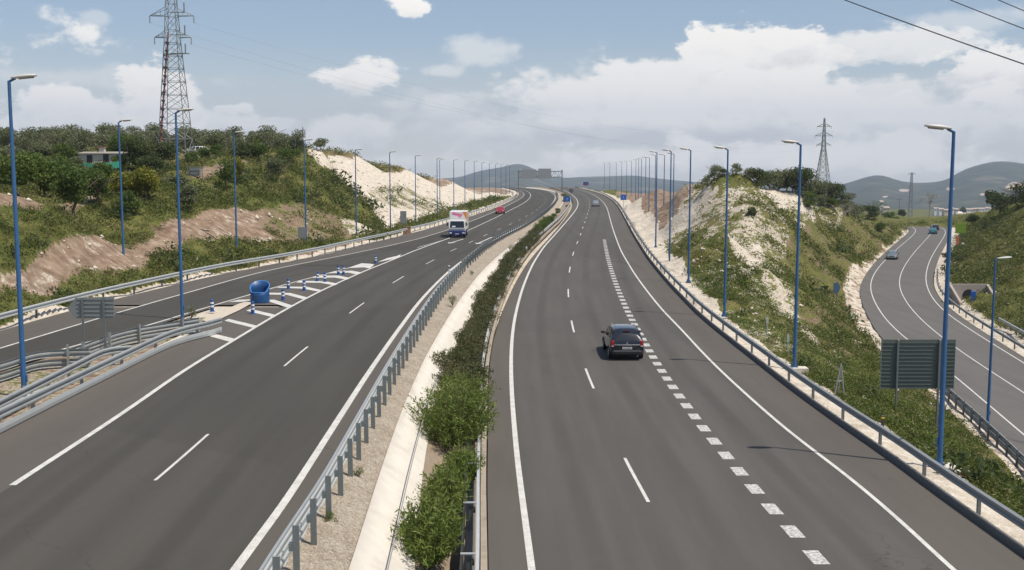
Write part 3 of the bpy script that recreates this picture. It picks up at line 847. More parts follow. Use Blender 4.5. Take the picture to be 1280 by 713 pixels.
for hx, hy, tx, ty in ((560.8, 304.6, 577, 299.8), (596, 305.4, 613.8, 297.2)):
    a = on(hx, hy, zL); t = on(tx, ty, zL); d = t - a; L_ = math.hypot(d[0], d[1]); d /= L_; n = np.array([d[1], -d[0], 0]); up = np.array([0, 0, .012])
    mb = MB(); a = a + up
    q = a + d * 2.2
    mb.add([a, q + n * .5, q - n * .5], [(0, 1, 2)]); mb.add([q + n * .11, q - n * .11, q - n * .11 + d * (L_ - 1), q + n * .11 + d * (L_ - 1)], [(0, 1, 2, 3)])
    tag(mb.build('direction_arrow', PAINT, fix=False), kind='structure')

# kerbs, median and gore
CONC = simple('concrete', (.62, .57, .49), .9, var=.14, scale=1.6, bump=.2, dirt=((.33, .29, .24), .5))
CONC_D = simple('concrete_dark', (.13, .125, .115), .9, var=.25, scale=3)
GALV = simple('galvanised_steel', (.36, .375, .365), .55, .4, var=.16, scale=3, dirt=((.22, .22, .21), .4))
GALV_D = simple('dark_steel', (.16, .18, .185), .55, .5, var=.2, scale=4)
GALV_L = simple('light_steel', (.52, .535, .52), .5, .4, var=.12, scale=3)


def gravel_mat():
    m, g, b = new_mat('gravel')
    geo = g.n('ShaderNodeNewGeometry').outputs['Position']
    v = g.n('ShaderNodeTexVoronoi'); v.inputs['Scale'].default_value = 24; g.put(v.inputs['Vector'], geo)
    n1 = g.noise(geo, 1.1, 5, .65); n2 = g.noise(geo, 7, 5, .7)
    sp = g.n('ShaderNodeSeparateColor'); g.put(sp.inputs[0], v.outputs['Color'])
    c = g.mix(g.step(n1, .3, .7), (.36, .29, .22), (.50, .43, .34))
    c = g.mix(g.step(n2, .40, .68, 0, .6), c, (.24, .19, .14))
    c = g.mix(g.step(sp.outputs[0], .62, .9, 0, .6), c, (.60, .54, .45))
    c = g.mix(g.step(sp.outputs[1], .75, .95, 0, .45), c, (.20, .16, .13))
    g.put(b.inputs['Base Color'], c); b.inputs['Roughness'].default_value = .95; b.inputs['Specular IOR Level'].default_value = .1
    bm = g.n('ShaderNodeBump'); bm.inputs['Strength'].default_value = 1.0; bm.inputs['Distance'].default_value = .05
    g.put(bm.inputs['Height'], g.m('SUBTRACT', 1.0, v.outputs['Distance'])); g.put(b.inputs['Normal'], bm.outputs[0])
    return m


SAND = gravel_mat()
M0 = lambda Y: float(L_right.x(Y)) + .85


def loft(name, cols, ys, mat, attrs=None, sub=4, bumpy=0.0, kind='structure'):
    """cols = list of (xfun, zfun)"""
    V = []
    for Y in ys:
        P = [(float(x(Y)), float(z(Y))) for x, z in cols]
        for i in range(len(P) - 1):
            for k in range(sub if i < len(P) - 1 else 1):
                t = k / sub; V.append((P[i][0] + (P[i + 1][0] - P[i][0]) * t, Y, P[i][1] + (P[i + 1][1] - P[i][1]) * t))
        V.append((P[-1][0], Y, P[-1][1]))
    n = (len(cols) - 1) * sub + 1
    V = np.array(V)
    if bumpy:
        e = np.tile(np.minimum(np.arange(n), n - 1 - np.arange(n)) > 0, len(ys))
        V[:, 2] += e * bumpy * fbm(V[:, 0] * 2.2, V[:, 1] * 2.2, 77)
    F = [(r * n + i, r * n + i + 1, (r + 1) * n + i + 1, (r + 1) * n + i) for r in range(len(ys) - 1) for i in range(n - 1)]
    return tag(link(name, mesh_np(name, V, F, mat, True)), kind=kind)


zm1 = lambda Y: zL(Y) - .35
zm2 = lambda Y: .45 * zL(Y) + .55 * zR(Y) - .1
YM = np.concatenate([np.arange(4, 60, .6), np.arange(60, 150, 1.5), np.arange(150, YEND, 4)])
def mx(Y, k):
    """median columns kept in order and blended out far away"""
    a = M0(Y); d = float(R_aL.x(Y)); w = max(d - a, .6)
    f = [0, None, None, None, 1]
    b = float(M1.x(Y)); c = float(M2.x(Y)); e = float(M3.x(Y))
    t = min(max((Y - 130) / 60, 0), 1)
    b = b * (1 - t) + (a + .3 * w) * t; c = c * (1 - t) + (a + .42 * w) * t; e = e * (1 - t) + (a + .86 * w) * t
    b = max(a + .12 * w, min(b, a + .6 * w)); c = max(b + .08 * w, min(c, a + .8 * w)); e = max(c + .05 * w, min(e, d - .04 * w))
    return [a, b, c, e, d][k]
SOILB = simple('median_soil', (.27, .21, .15), .97, var=.3, scale=5, bump=.6)
loft('median_gravel', [(lambda Y: mx(Y, 0), lambda Y: zL(Y) - .03), (lambda Y: mx(Y, 0) + .5, lambda Y: zL(Y) - .15), (lambda Y: mx(Y, 1), lambda Y: zm1(Y) - .05)], YM, SAND, bumpy=.22)
loft('drain_channel', [(lambda Y: mx(Y, 1), zm1), (lambda Y: mx(Y, 1) + .02, lambda Y: zm1(Y) + .03), (lambda Y: mx(Y, 2), lambda Y: zm2(Y) + .03)], YM, CONC, sub=2)
loft('median_soil', [(lambda Y: mx(Y, 2), zm2), (lambda Y: .4 * mx(Y, 2) + .6 * mx(Y, 3), lambda Y: zR(Y) + .05), (lambda Y: mx(Y, 3) - .05, lambda Y: zR(Y) - .06)], YM, SOILB, bumpy=.3)
# channel joints: a lip on the left and a pipe-like seam
mb = MB(); mb.sweep([(mx(Y, 1) + .78, Y, .62 * zm1(Y) + .38 * zm2(Y) + .10) for Y in np.arange(6, 46, 2)], [(-.012, 0), (.012, 0), (.012, .03), (-.012, .03)]); tag(mb.build('drain_channel_lip', simple('lip', (.30, .28, .25), .9)), kind='structure')
# kerb of the median along the right carriageway, and the low kerb of the right verge
mb = MB(); mb.sweep([(mx(Y, 3) + .12, Y, zR(Y)) for Y in np.concatenate([np.arange(5, 150, 2), np.arange(150, YEND, 6)])], [(-.10, -.1), (.10, -.1), (.09, .05), (-.08, .06)]); tag(mb.build('kerb', simple('kerb_stone', (.33, .28, .22), .9, var=.25, scale=3, dirt=((.16, .13, .10), .6))), kind='structure')
mb = MB(); mb.sweep([(float(R_aR.x(Y)) + .12, Y, zR(Y)) for Y in np.concatenate([np.arange(5, 150, 2), np.arange(150, YEND, 6)])], [(-.12, -.1), (.14, -.1), (.12, .13), (-.06, .14)]); tag(mb.build('kerb', CONC_D), kind='structure')
mb = MB(); mb.sweep([(float(GORE_E.x(Y)) - .1, Y, zL(Y)) for Y in np.arange(5, y_tip - 3, 1.5)], [(-.14, -.1), (.12, -.1), (.10, .05), (-.12, .05)]); tag(mb.build('kerb', CONC), kind='structure')
# sandy gore island
mb = MB(); px_poly(mb, c4([(250, 578), (330, 540), (400, 510), (470, 480), (530, 463), (560, 470), (470, 520), (400, 552), (350, 575), (300, 592)]), zL, .06)
tag(mb.build('gore_island', simple('island_sand', (.52, .45, .36), .95, var=.15, scale=4)), kind='structure')

# ------------------------------------------------------------------ guardrails
SWHITE_ = simple('strip_white', (.62, .60, .56), .6, var=.15)
W_BEAM = [(0, -.155), (.075, -.12), (.075, -.065), (0, -.03), (0, .03), (.075, .065), (.075, .12), (0, .155), (-.012, .155), (.063, .12), (.063, .065), (-.012, .03), (-.012, -.03), (.063, -.065), (.063, -.12), (-.012, -.155)]


def flip(prof): return [(-a, b) for a, b in reversed(prof)]


def guardrail(label, xf, zf, ys, side, posts, zrail=.62, rails=(0,), post_h=.72, post_ofs=.16, post_w=.10, mat=None, second=None, post_extra=0, pmat=None, cat='guardrail', lip=None):
    """side = +1 when the road lies to the right (+X) of the rail"""
    mat = mat or GALV; pmat = pmat or GALV_D
    t = thing('guardrail', label, cat, (float(xf(ys[0])), float(ys[0]), float(zf(ys[0]))))
    bx, by, bz = t.location
    for dz in rails:
        mb = MB()
        mb.sweep([(float(xf(Y)) - bx, Y - by, float(zf(Y)) + zrail + dz - bz) for Y in ys], W_BEAM if side > 0 else flip(W_BEAM))
        mb.build('rail', mat, t)
    if second:                       # flat lower sheet
        lo, hi, of = second
        mb = MB(); mb.sweep([(float(xf(Y)) - bx, Y - by, float(zf(Y)) - bz) for Y in ys], [(of - .012, lo), (of + .012, lo), (of + .03 * side, (lo + hi) / 2), (of + .012, hi), (of - .012, hi)])
        mb.build('lower_panel', GALV_L, t)
    posts = sorted(posts); big = posts[:100]; rest = posts[100:]
    # C-section post: web and two flanges, one shared mesh
    w = post_w; d = .07
    pm = MB(); pm.box((0, 0, (post_h + post_extra) / 2 - .2), (w, .008, post_h + post_extra + .4)); pm.box((-w / 2, d / 2 - .002, (post_h + post_extra) / 2 - .2), (.008, d, post_h + post_extra + .4)); pm.box((w / 2, d / 2 - .002, (post_h + post_extra) / 2 - .2), (.008, d, post_h + post_extra + .4))
    pm.box((side * (w / 2 + .045), .03, zrail), (.08, .09, .16))
    first = None
    for i, Y in enumerate(big):
        x = float(xf(Y)) - side * post_ofs
        if first is None:
            o = pm.build('post', pmat, t); first = o
        else:
            o = first.copy(); COL.objects.link(o); o.parent = t
        o.location = (x - bx, Y - by, float(zf(Y)) - bz)
    if rest:
        mb = MB()
        for Y in rest: mb.box((float(xf(Y)) - side * post_ofs - bx, Y - by, float(zf(Y)) - bz + post_h / 2 - .1), (w, .07, post_h + .2))
        o = mb.build('post', pmat, t); tag(o, kind='stuff')
    return t


def ysteps(a, b):
    r = [a]
    while r[-1] < b: r.append(min(b, r[-1] + max(1.5, r[-1] * .02)))
    return r


grx = lambda Y: float(R_aR.x(Y)) + .30 + np.interp(Y, [0, 60, 200], [0, 0, .1])
guardrail('long steel guardrail with rounded beam along the right verge of the right carriageway', lambda Y: grx(Y), zR, ysteps(8, YEND), -1, list(np.arange(10.5, YEND, 4.0)), zrail=.66)
glx = lambda Y: float(L_aOut.x(Y)) - .35
guardrail('guardrail along the outer left edge of the exit ramp below the bare bank', glx, zL, ysteps(20, YEND - 60), 1, list(np.arange(22, YEND - 60, 4.0)), zrail=.62, mat=GALV_L)
gmx = lambda Y: float(L_right.x(Y)) + np.interp(Y, [0, 100, 160], [.95, .85, .7])
ya = 86.0
guardrail('near median guardrail with closely spaced tall posts beside the left carriageway', gmx, lambda Y: zL(Y) - .08, ysteps(8, ya), -1, list(np.arange(8.6, ya, 1.75)), zrail=.55, rails=(0, -.36), post_h=1.0, post_ofs=.30, post_w=.12, pmat=simple('post_grey', (.21, .235, .235), .55, .45, var=.2), mat=GALV_L)
guardrail('far dark median guardrail continuing round the bend beside the left carriageway', gmx, zL, ysteps(ya + .5, 400), -1, list(np.arange(ya + 1, 400, 2.6)), zrail=.60, post_h=.85, post_ofs=.2, post_w=.12)
gm2 = lambda Y: mx(Y, 3) - .06
guardrail('median guardrail beside the left edge of the right carriageway, bushes leaning on it', gm2, zR, ysteps(8, 330), 1, list(np.arange(9, 330, 4.0)), zrail=.60, mat=GALV_L, post_ofs=.18)
# dark board painted as the shade in the gap, and the pale crosspieces of that barrier, close to the bridge
t = thing('barrier_back', 'pale crosspieces of the median barrier over a dark board standing for shade, beside the green bushes', 'crash barrier', (gm2(10), 10, 0))
mb = MB(); mb.sweep([(gm2(Y) - t.location.x - .36, Y - 10, 0) for Y in np.arange(10, 38.5, 1.5)], [(-.02, .0), (.02, .0), (.02, .80), (-.02, .80)]); mb.build('gap_shade_board', simple('gap_shade', (.045, .05, .05), .6, .2, var=.3), t)
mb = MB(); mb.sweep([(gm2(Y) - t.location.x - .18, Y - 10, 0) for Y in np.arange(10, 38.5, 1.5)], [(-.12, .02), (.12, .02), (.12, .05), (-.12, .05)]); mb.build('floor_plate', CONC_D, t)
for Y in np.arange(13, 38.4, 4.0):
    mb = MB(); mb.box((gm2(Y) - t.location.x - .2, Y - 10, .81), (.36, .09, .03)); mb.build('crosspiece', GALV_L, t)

# gore guardrails between ramp and main line: followed point by point
def path_rail(label, pts, zf, side, rails=(0,), gap=4.0, second=None, post_h=.74, zr=.62, before=None, mat=None):
    top = zr + .15
    P = [Vector(on(a, b, lambda Y: zf(Y) + top)) - Vector((0, 0, top)) for a, b in pts]
    if before: P.insert(0, P[0] + (P[0] - P[1]).normalized() * before)
    seg = [0]
    for u, v in zip(P, P[1:]): seg.append(seg[-1] + (v - u).length)
    def pt(s):
        for k in range(len(P) - 1):
            if s <= seg[k + 1] + 1e-6: return P[k].lerp(P[k + 1], (s - seg[k]) / max(seg[k + 1] - seg[k], 1e-6))
        return P[-1].copy()
    n = max(4, int(seg[-1] / .5)); raw = [pt(seg[-1] * i / n) for i in range(n + 1)]
    path = [sum(raw[max(0, i - 1):i + 2], Vector()) / len(raw[max(0, i - 1):i + 2]) for i in range(n + 1)]; path[0] = raw[0]; path[-1] = raw[-1]
    o = path[0].copy(); t = thing('guardrail', label, 'guardrail', o)
    for dz in rails:
        mb = MB(); mb.sweep([p - o + Vector((0, 0, zr + dz)) for p in path], W_BEAM if side > 0 else flip(W_BEAM)); mb.build('rail', mat or GALV_L, t)
    if second:
        lo, hi, of = second; mb = MB(); mb.sweep([p - o for p in path], [(of - .012, lo), (of + .012, lo), (of + .03, (lo + hi) / 2), (of + .012, hi), (of - .012, hi)]); mb.build('lower_panel', GALV_L, t)
    pm = MB(); pm.box((0, 0, post_h / 2 - .2), (.10, .008, post_h + .4)); pm.box((-.05, .033, post_h / 2 - .2), (.008, .07, post_h + .4)); pm.box((.05, .033, post_h / 2 - .2), (.008, .07, post_h + .4)); pm.box((side * .09, .03, zr), (.08, .09, .16))
    first = None; s_ = .4
    while s_ < seg[-1]:
        a = pt(s_); b = pt(min(s_ + .3, seg[-1])); d = (b - a); d.z = 0
        if d.length < 1e-4: d = Vector((0, 1, 0))
        d.normalize(); r = Vector((d.y, -d.x, 0))
        if first is None: q = pm.build('post', GALV, t); first = q
        else: q = first.copy(); COL.objects.link(q); q.parent = t
        q.location = a - o - r * side * .16; q.rotation_euler = (0, 0, math.atan2(-d.x, d.y)); s_ += gap
    return t


path_rail('front gore guardrail with a wide lower panel beside the main carriageway shoulder', [(-40, 529), (0, 511), (60, 483), (136, 448), (190, 423), (214, 413), (235, 407), (258, 402), (276, 397)], zL, 1, second=(.04, .30, .02), before=8, mat=GALV)
path_rail('middle gore guardrail ending in a kink behind the front one', [(-40, 518), (0, 499), (45, 477), (90, 455), (120, 440), (136, 434), (150, 432.5), (164, 432)], zL, 1, gap=2.0, before=8, mat=GALV)
path_rail('near half of the ramp-side gore guardrail with two beams, ending under the arrow sign', [(-60, 466), (0, 454), (25, 446), (45, 439), (70, 437), (112, 436)], zL, -1, rails=(0, -.40), gap=2.6, post_h=.98, before=10, mat=GALV)
path_rail('far half of the ramp-side gore guardrail leading to the lamp at the gore tip', [(93, 434), (115, 426), (146, 415), (170, 409.5), (195, 405.5), (215, 402.5), (250, 397)], zL, -1, rails=(0, -.34), gap=2.6, post_h=.92, mat=GALV)
# low inner edging strip with red and white reflectors between the gore rails
t = thing('reflector_strip', 'low white edging strip with red blocks between the gore guardrails', 'edging strip', on(0, 518, zL))
P_ = [Vector(on(a, b, zL)) - t.location for a, b in ((-30, 532), (0, 518), (30, 505), (60, 492), (92, 478))]
mb = MB(); mb.sweep(P_, [(-.12, 0), (.12, 0), (.12, .22), (-.12, .22)]); mb.build('strip', SWHITE_, t)
for k in range(9):
    a = P_[0].lerp(P_[-1], (k + .5) / 9); mb = MB(); mb.box((a.x + .13, a.y - .05, a.z + .14), (.10, .16, .14)); mb.build('reflector', simple('strip_red', (.40, .03, .03), .5), t)

# slip road guardrails
guardrail('guardrail on the near side of the slip road behind the big sign', lambda Y: float(S_aL.x(Y)) - .35, zS, ysteps(30, 86), 1, list(np.arange(31, 86, 2.0)), zrail=.60, rails=(0, -.35), post_h=.9)
guardrail('dark guardrail on the outer edge of the slip road bend', lambda Y: float(S_aR.x(Y)) + .35, zS, ysteps(40, 165), -1, list(np.arange(41, 165, 4.0)), zrail=.60)
guardrail('second raised guardrail set back behind the outer slip road guardrail', lambda Y: float(S_aR.x(Y)) + 2.1, lambda Y: -5.35, ysteps(50, 105), -1, list(np.arange(51, 105, 2.0)), zrail=.75, post_h=.9, mat=GALV_L)

# ------------------------------------------------------------------ street lamps
BLUE = simple('blue_paint', (.040, .125, .28), .5, var=.22, scale=2.5, spec=.4, dirt=((.05, .13, .26), .4))
HEADM = simple('lamp_housing', (.55, .53, .49), .45, var=.08, scale=6)
LENS = simple('lamp_glass', (.30, .31, .31), .15, var=.1)
POLE_H = 11.43
proto = None


def lamp_proto():
    t = thing('street_lamp', 'x', 'street lamp')
    mb = MB(); mb.tube((0, 0, .3), (0, 0, POLE_H - .12), .094, .055, 12); mb.tube((0, 0, 0), (0, 0, .3), .12, .115, 12)
    mb.tube((0, 0, POLE_H - .14), (.22, 0, POLE_H - .04), .045, .04, 8); mb.build('pole', BLUE, t)
    mb = MB(); mb.box((0, 0, .02), (.42, .42, .04), bev=.01)
    for a, b in ((-.15, -.15), (.15, -.15), (-.15, .15), (.15, .15)): mb.tube((a, b, .04), (a, b, .10), .018, n=6)
    for k in range(4):
        an = math.pi / 4 + k * math.pi / 2; mb.box((.13 * math.cos(an), .13 * math.sin(an), .10), (.10, .012, .14), rz=an)
    mb.build('base_plate', BLUE, t)
    mb = MB(); mb.box((.118, 0, .9), (.02, .10, .28), bev=.004); mb.build('service_hatch', BLUE, t)
    # luminaire: lofted flattened housing
    V = []; sec = [(.08, .05, .035), (.18, .10, .06), (.38, .15, .085), (.62, .165, .09), (.84, .14, .07), (.96, .07, .035)]; n = 12
    for x, w, h in sec:
        for i in range(n):
            a = 2 * math.pi * i / n; V.append((x, w * math.cos(a), POLE_H - .03 + x * .10 + h * math.sin(a) * (1.0 if math.sin(a) > 0 else .55)))
    F = [(r * n + i, r * n + (i + 1) % n, (r + 1) * n + (i + 1) % n, (r + 1) * n + i) for r in range(len(sec) - 1) for i in range(n)]
    F += [tuple(range(n - 1, -1, -1)), tuple(range((len(sec) - 1) * n, len(sec) * n))]
    mb = MB(); mb.add(V, F, True); hd = mb.build('lamp_head', HEADM, t)
    V = []
    for x, w in ((.36, .10), (.5, .12), (.7, .12), (.84, .09)):
        for i in range(7):
            a = math.pi + math.pi * i / 6; V.append((x, w * math.cos(a), POLE_H - .035 + x * .10 + .075 * math.sin(a)))
    mb = MB(); mb.add(V, [(r * 7 + i, r * 7 + i + 1, (r + 1) * 7 + i + 1, (r + 1) * 7 + i) for r in range(3) for i in range(6)], True); mb.build('lens', LENS, hd, fix=False)
    return t


proto = lamp_proto(); first_used = False
def put_lamp(px, top, Z, label, group, toleft, px_base=None, hscale=1.0):
    global first_used
    p = at(px, top, Z); z = p[2] - POLE_H * hscale
    loc = (p[0], p[1], z)
    rz = math.pi if toleft else 0.0
    if not first_used: o = proto; first_used = True; o.location = loc; o.rotation_euler = (0, 0, rz); o['label'] = label
    else: o = copy_tree(proto, label, loc, rz)
    o['group'] = group
    if hscale != 1.0: o.scale = (1, 1, hscale)
    return o


RR = [(1192.5, 160, 35.6), (1001, 178, 53.8), (910, 185, 72.6), (863.5, 186.5, 92.3), (839, 188, 107.9), (821.3, 190, 128.8)]
GR_ = 'blue lamps along the right verge of the motorway'
for i, (px, tp, Z) in enumerate(RR):
    put_lamp(px, tp, Z, f'{ORD[i]} tall blue street lamp along the right verge' + ('' if i else ', on a concrete block'), GR_, True)
SEC = [(842.6, 192, 154), (830.7, 193.4, 173), (819.6, 193.8, 196), (812, 197, 217), (807.4, 197, 232), (802, 198.3, 262), (798.5, 199, 288), (795, 200, 312), (789.5, 201.3, 336), (783.6, 201.8, 362), (777.3, 202.2, 390), (770.5, 203.2, 420), (762.4, 203.6, 452), (755.7, 204.2, 485)]
for i, (px, tp, Z) in enumerate(SEC):
    put_lamp(px, tp, Z, f'{ORD[i + 6]} blue street lamp of the dense row below the right hill, counted from the bridge', GR_, True)
GL_ = 'blue lamps on the left of the motorway'
LL = [(11, 97, 37.5, 'tall blue street lamp at the left frame edge rising from the gore guardrails'), (219.5, 138, 57.4, 'blue street lamp standing at the tip of the gore guardrails'),
      (148, 151, 77.7, 'blue street lamp on the bare bank above the left arrow sign'), (292, 165.5, 94.5, 'blue street lamp beyond the ramp guardrail behind the blue crash cushion'),
      (380, 175, 111.8, 'blue street lamp with small grey sign backs at its foot'), (444, 187, 135.5, 'blue street lamp in front of the gully between green mound and chalk slope')]
for px, tp, Z, lb in LL: put_lamp(px, tp, Z, lb, GL_, False)
FL = [(487, 190, 151), (519, 194.6, 171), (546.2, 198, 190), (549.5, 199.7, 222), (567, 200, 214), (581, 201, 235), (592.7, 201.8, 258), (602.3, 203.3, 281), (611.7, 204, 305), (619.6, 204.7, 328), (626.3, 205.3, 352), (632.5, 206, 380), (637, 206.8, 405)]
for i, (px, tp, Z) in enumerate(FL):
    put_lamp(px, tp, Z, f'{ORD[i] if i else "first"} thin street lamp from the left in the row before the chalk slope', GL_, False)
LAMP_S = put_lamp(1244.5, 323, 64.3, 'grey-headed blue street lamp beside the slip road guardrail', None or 'slip road lamp', False, hscale=.9)
# plinths below the two nearest lamps of the right verge
BRK = simple('red_brick', (.36, .13, .08), .9, var=.3, scale=12)
def plinth(px, tp, Z, lb, big):
    p = at(px, tp, Z); z = p[2] - POLE_H
    t = thing('lamp_plinth', lb, 'plinth', (p[0], p[1], z))
    mb = MB(); mb.box((.22, 0, -.10), (.85, .60, .36), bev=.02); mb.build('block', CONC, t)
    if big:
        mb = MB(); mb.box((.52, -.52, -.18), (.46, .42, .36)); k = mb.build('brick_chamber', BRK, t)
        mb = MB(); mb.box((.52, -.52, .022), (.50, .46, .045), bev=.01); mb.build('lid', CONC, k)
plinth(1192.5, 160, 35.6, 'pale concrete plinth with red brick chamber under the nearest right lamp', True)
plinth(1001, 178, 53.8, 'small concrete plinth under the second lamp of the right verge', False)

# ------------------------------------------------------------------ signs
BACK = simple('sign_back', (.23, .25, .24), .6, .1, var=.14, scale=2.5)
BACKG = simple('sign_back_green', (.105, .125, .112), .6, .1, var=.16, scale=1.5)
SBLUE = simple('sign_blue', (.02, .10, .42), .35, var=.05)
SWHITE = simple('sign_white', (.75, .75, .72), .4, var=.05)
STEEL = simple('post_steel', (.20, .22, .22), .5, .5, var=.12, scale=5)

# big ribbed sign back, right
Z = 50.0
bl = at(1100, 486, Z); tr = at(1194.5, 424.5, Z); w = tr[0] - bl[0]; h = tr[2] - bl[2]
t = thing('road_sign', 'large dark ribbed back of a rectangular direction sign on the right embankment', 'road sign', (bl[0] + w / 2, Z, bl[2]))
nb_ = 13; mb = MB()
for i in range(nb_):
    zz = h * (i + .5) / nb_; mb.box((0, 0, zz), (w, .03, h / nb_ - .012)); mb.box((0, -.025, zz - h / nb_ * .42), (w - .02, .03, .022))
mb.build('panel', BACKG, t)
for s in (-w / 2, w / 2): mb = MB(); mb.box((s, 0, h / 2), (.03, .06, h + .02)); mb.build('edge_trim', BACK, t)
for pxx in (1121, 1173):
    xx = at(pxx, 450, Z)[0] - t.location.x; zb = tz(xx + t.location.x, Z) - bl[2]
    mb = MB(); mb.box((xx, -.10, (zb - .3 + h) / 2), (.09, .09, h - zb + .3), bev=.008); mb.build('post', STEEL, t)

# arrow-shaped direction sign back, left
Z = 46.0
pts = [at(a, b, Z) for a, b in [(84, 385.5), (94.6, 372.5), (142.6, 371), (142.6, 398), (94.6, 398)]]
o0 = pts[3]
t = thing('road_sign', 'grey back of an arrow-ended direction sign in the left gore', 'road sign', (pts[2][0], Z, zL(Z)))
mb = MB(); mb.prism([(p[0] - t.location.x, p[2] - zL(Z)) for p in pts], 'y', -.02, .02)
for i in range(5):
    zz = pts[3][2] - zL(Z) + .1 + i * .18; mb.box((-.82, -.03, zz), (1.62, .02, .02))
mb.build('panel', BACK, t)
for pxx in (104.5, 131):
    xx = at(pxx, 400, Z)[0] - t.location.x; tp = pts[2][2] - zL(Z) - .04
    mb = MB(); mb.box((xx, -.07, tp / 2 - .1), (.085, .06, tp + .2)); mb.build('post', STEEL, t)


def small_sign(label, pxl, pxr, pt, pb, Z, mat, base=None, cat='road sign', shape='rect', thick=.03, face=None, post=True, name='road_sign'):
    a = at(pxl, pb, Z); b = at(pxr, pt, Z); w = b[0] - a[0]; h = b[2] - a[2]; xc = a[0] + w / 2
    z0 = tz(xc, Z) if base is None else base
    t = thing(name, label, cat, (xc, Z, z0))
    mb = MB()
    if shape == 'rect': mb.box((0, 0, a[2] - z0 + h / 2), (w, thick, h), bev=.012)
    elif shape == 'round': mb.prism([(w / 2 * math.cos(2 * math.pi * i / 24), a[2] - z0 + h / 2 + h / 2 * math.sin(2 * math.pi * i / 24)) for i in range(24)], 'y', -thick / 2, thick / 2)
    elif shape == 'arrow': mb.prism([(-w / 2, a[2] - z0 + h * .1), (w * .15, a[2] - z0), (w / 2, a[2] - z0 + h * .5), (w * .1, a[2] - z0 + h), (-w / 2, a[2] - z0 + h * .9)], 'y', -thick / 2, thick / 2)
    mb.build('panel', mat, t)
    if face:
        for (fx, fz, fw, fh, fm) in face:
            mb = MB(); mb.box((fx * w, -thick / 2 - .006, a[2] - z0 + h * fz), (fw * w, .008, fh * h)); mb.build('marking', fm, t)
    if post:
        mb = MB(); mb.box((0, thick / 2 + .045, (a[2] - z0 + h * .9) / 2 - .15), (.08, .06, a[2] - z0 + h * .9 + .3)); mb.build('post', STEEL, t)
    return t


small_sign('small grey sign back beside the lamp at the foot of the bare left bank', 372.5, 382, 284, 303, 110.5, BACK)
small_sign('tall grey rectangular sign back in front of the chalk berm', 500.3, 508, 264, 279.5, 150, BACK)
small_sign('round grey sign back just left above the truck', 563.6, 569.4, 261, 268, 188, BACK, shape='round')
small_sign('square blue sign on a post beside the right-hand guardrail bend', 775.6, 783, 243.4, 250.3, 246, SBLUE, base=zR(246), face=[(.0, .5, .3, .5, simple('sign_mark', (.10, .25, .60), .4))])
small_sign('square blue sign at the nose of the median', 705.6, 712.4, 246, 252.3, 286, SBLUE, base=zR(286), face=[(.0, .5, .35, .5, simple('sign_mark', (.10, .25, .60), .4))])
small_sign('round dark sign back above the blue median sign', 711, 716.6, 236, 241.5, 330, simple('sign_dark', (.10, .11, .12), .6), shape='round', base=1.2)
small_sign('bluish pointed sign back on the chalky verge of the slip road', 1041.5, 1051, 353, 367, 118, simple('sign_slate', (.07, .12, .20), .5), shape='arrow')
small_sign('yellow-green panel sign beyond the near lamp on the right bank', 1194, 1208, 279, 291.5, 200, simple('sign_lime', (.20, .30, .035), .5), base=-4.5)
small_sign('blue sign beside the concrete culvert on the right bank', 1213, 1220, 364, 377, 124, SBLUE)
small_sign('orange-white marker board on the right bank below the lime sign', 1195, 1199, 296, 306, 190, simple('sign_orange', (.55, .16, .08), .5), cat='marker board')
# far blue and red sign
t = small_sign('small blue sign with red patch far beyond the crest', 729, 735.8, 227.8, 232, 500, simple('sign_navy', (.04, .06, .22), .5), base=-2, face=[(.12, .35, .6, .3, simple('sign_red', (.35, .03, .05), .5))])

# brown cabinet next to the grey sign
p = at(509, 288, 148); zc = tz(p[0], 148)
t = thing('roadside_cabinet', 'brownish box cabinet below the tall grey sign back', 'cabinet', (p[0], 148, zc))
mb = MB(); mb.box((0, 0, .5), (.95, .5, 1.1), bev=.02); mb.build('housing', simple('brown_paint', (.33, .19, .11), .7, var=.2), t)
mb = MB(); mb.box((0, 0, 1.075), (1.03, .58, .05)); mb.build('lid', simple('brown_paint2', (.25, .15, .09), .7), t)

# gantry
Z = 450
a = at(648, 236, Z); b = at(702.5, 236, Z); zt = at(648, 214, Z)[2]; zb = at(648, 221.6, Z)[2]
t = thing('sign_gantry', 'steel lattice gantry over the far left carriageway with two sign backs', 'gantry', (a[0], Z, 0))
L_ = b[0] - a[0]
for k in (0, L_): mb = MB(); mb.box((k, 0, zt / 2), (.42, .42, zt + 1)); mb.build('post', STEEL, t)
for zz in (zt - .15, zb): mb = MB(); mb.box((L_ / 2, 0, zz), (L_, .3, .32)); mb.build('beam', STEEL, t)
mb = MB(); n_ = 12
for i in range(n_):
    x0, x1 = L_ * i / n_, L_ * (i + 1) / n_
    mb.tube((x0, .1, zb if i % 2 else zt), (x1, .1, zt if i % 2 else zb), .07, n=4); mb.tube((x1, .1, zb), (x1, .1, zt), .05, n=4)
mb.build('bracing', STEEL, t)
BG = simple('sign_back_pale', (.30, .31, .31), .6, .1)
for l, r, tt, bb in ((652, 670, 212, 223.6), (672.8, 688.8, 211, 223.6)):
    q0 = at(l, bb, Z); q1 = at(r, tt, Z)
    mb = MB(); mb.box(((q0[0] + q1[0]) / 2 - a[0], -.3, (q0[2] + q1[2]) / 2), (q1[0] - q0[0], .12, q1[2] - q0[2])); o = mb.build('sign_panel', BG, t)

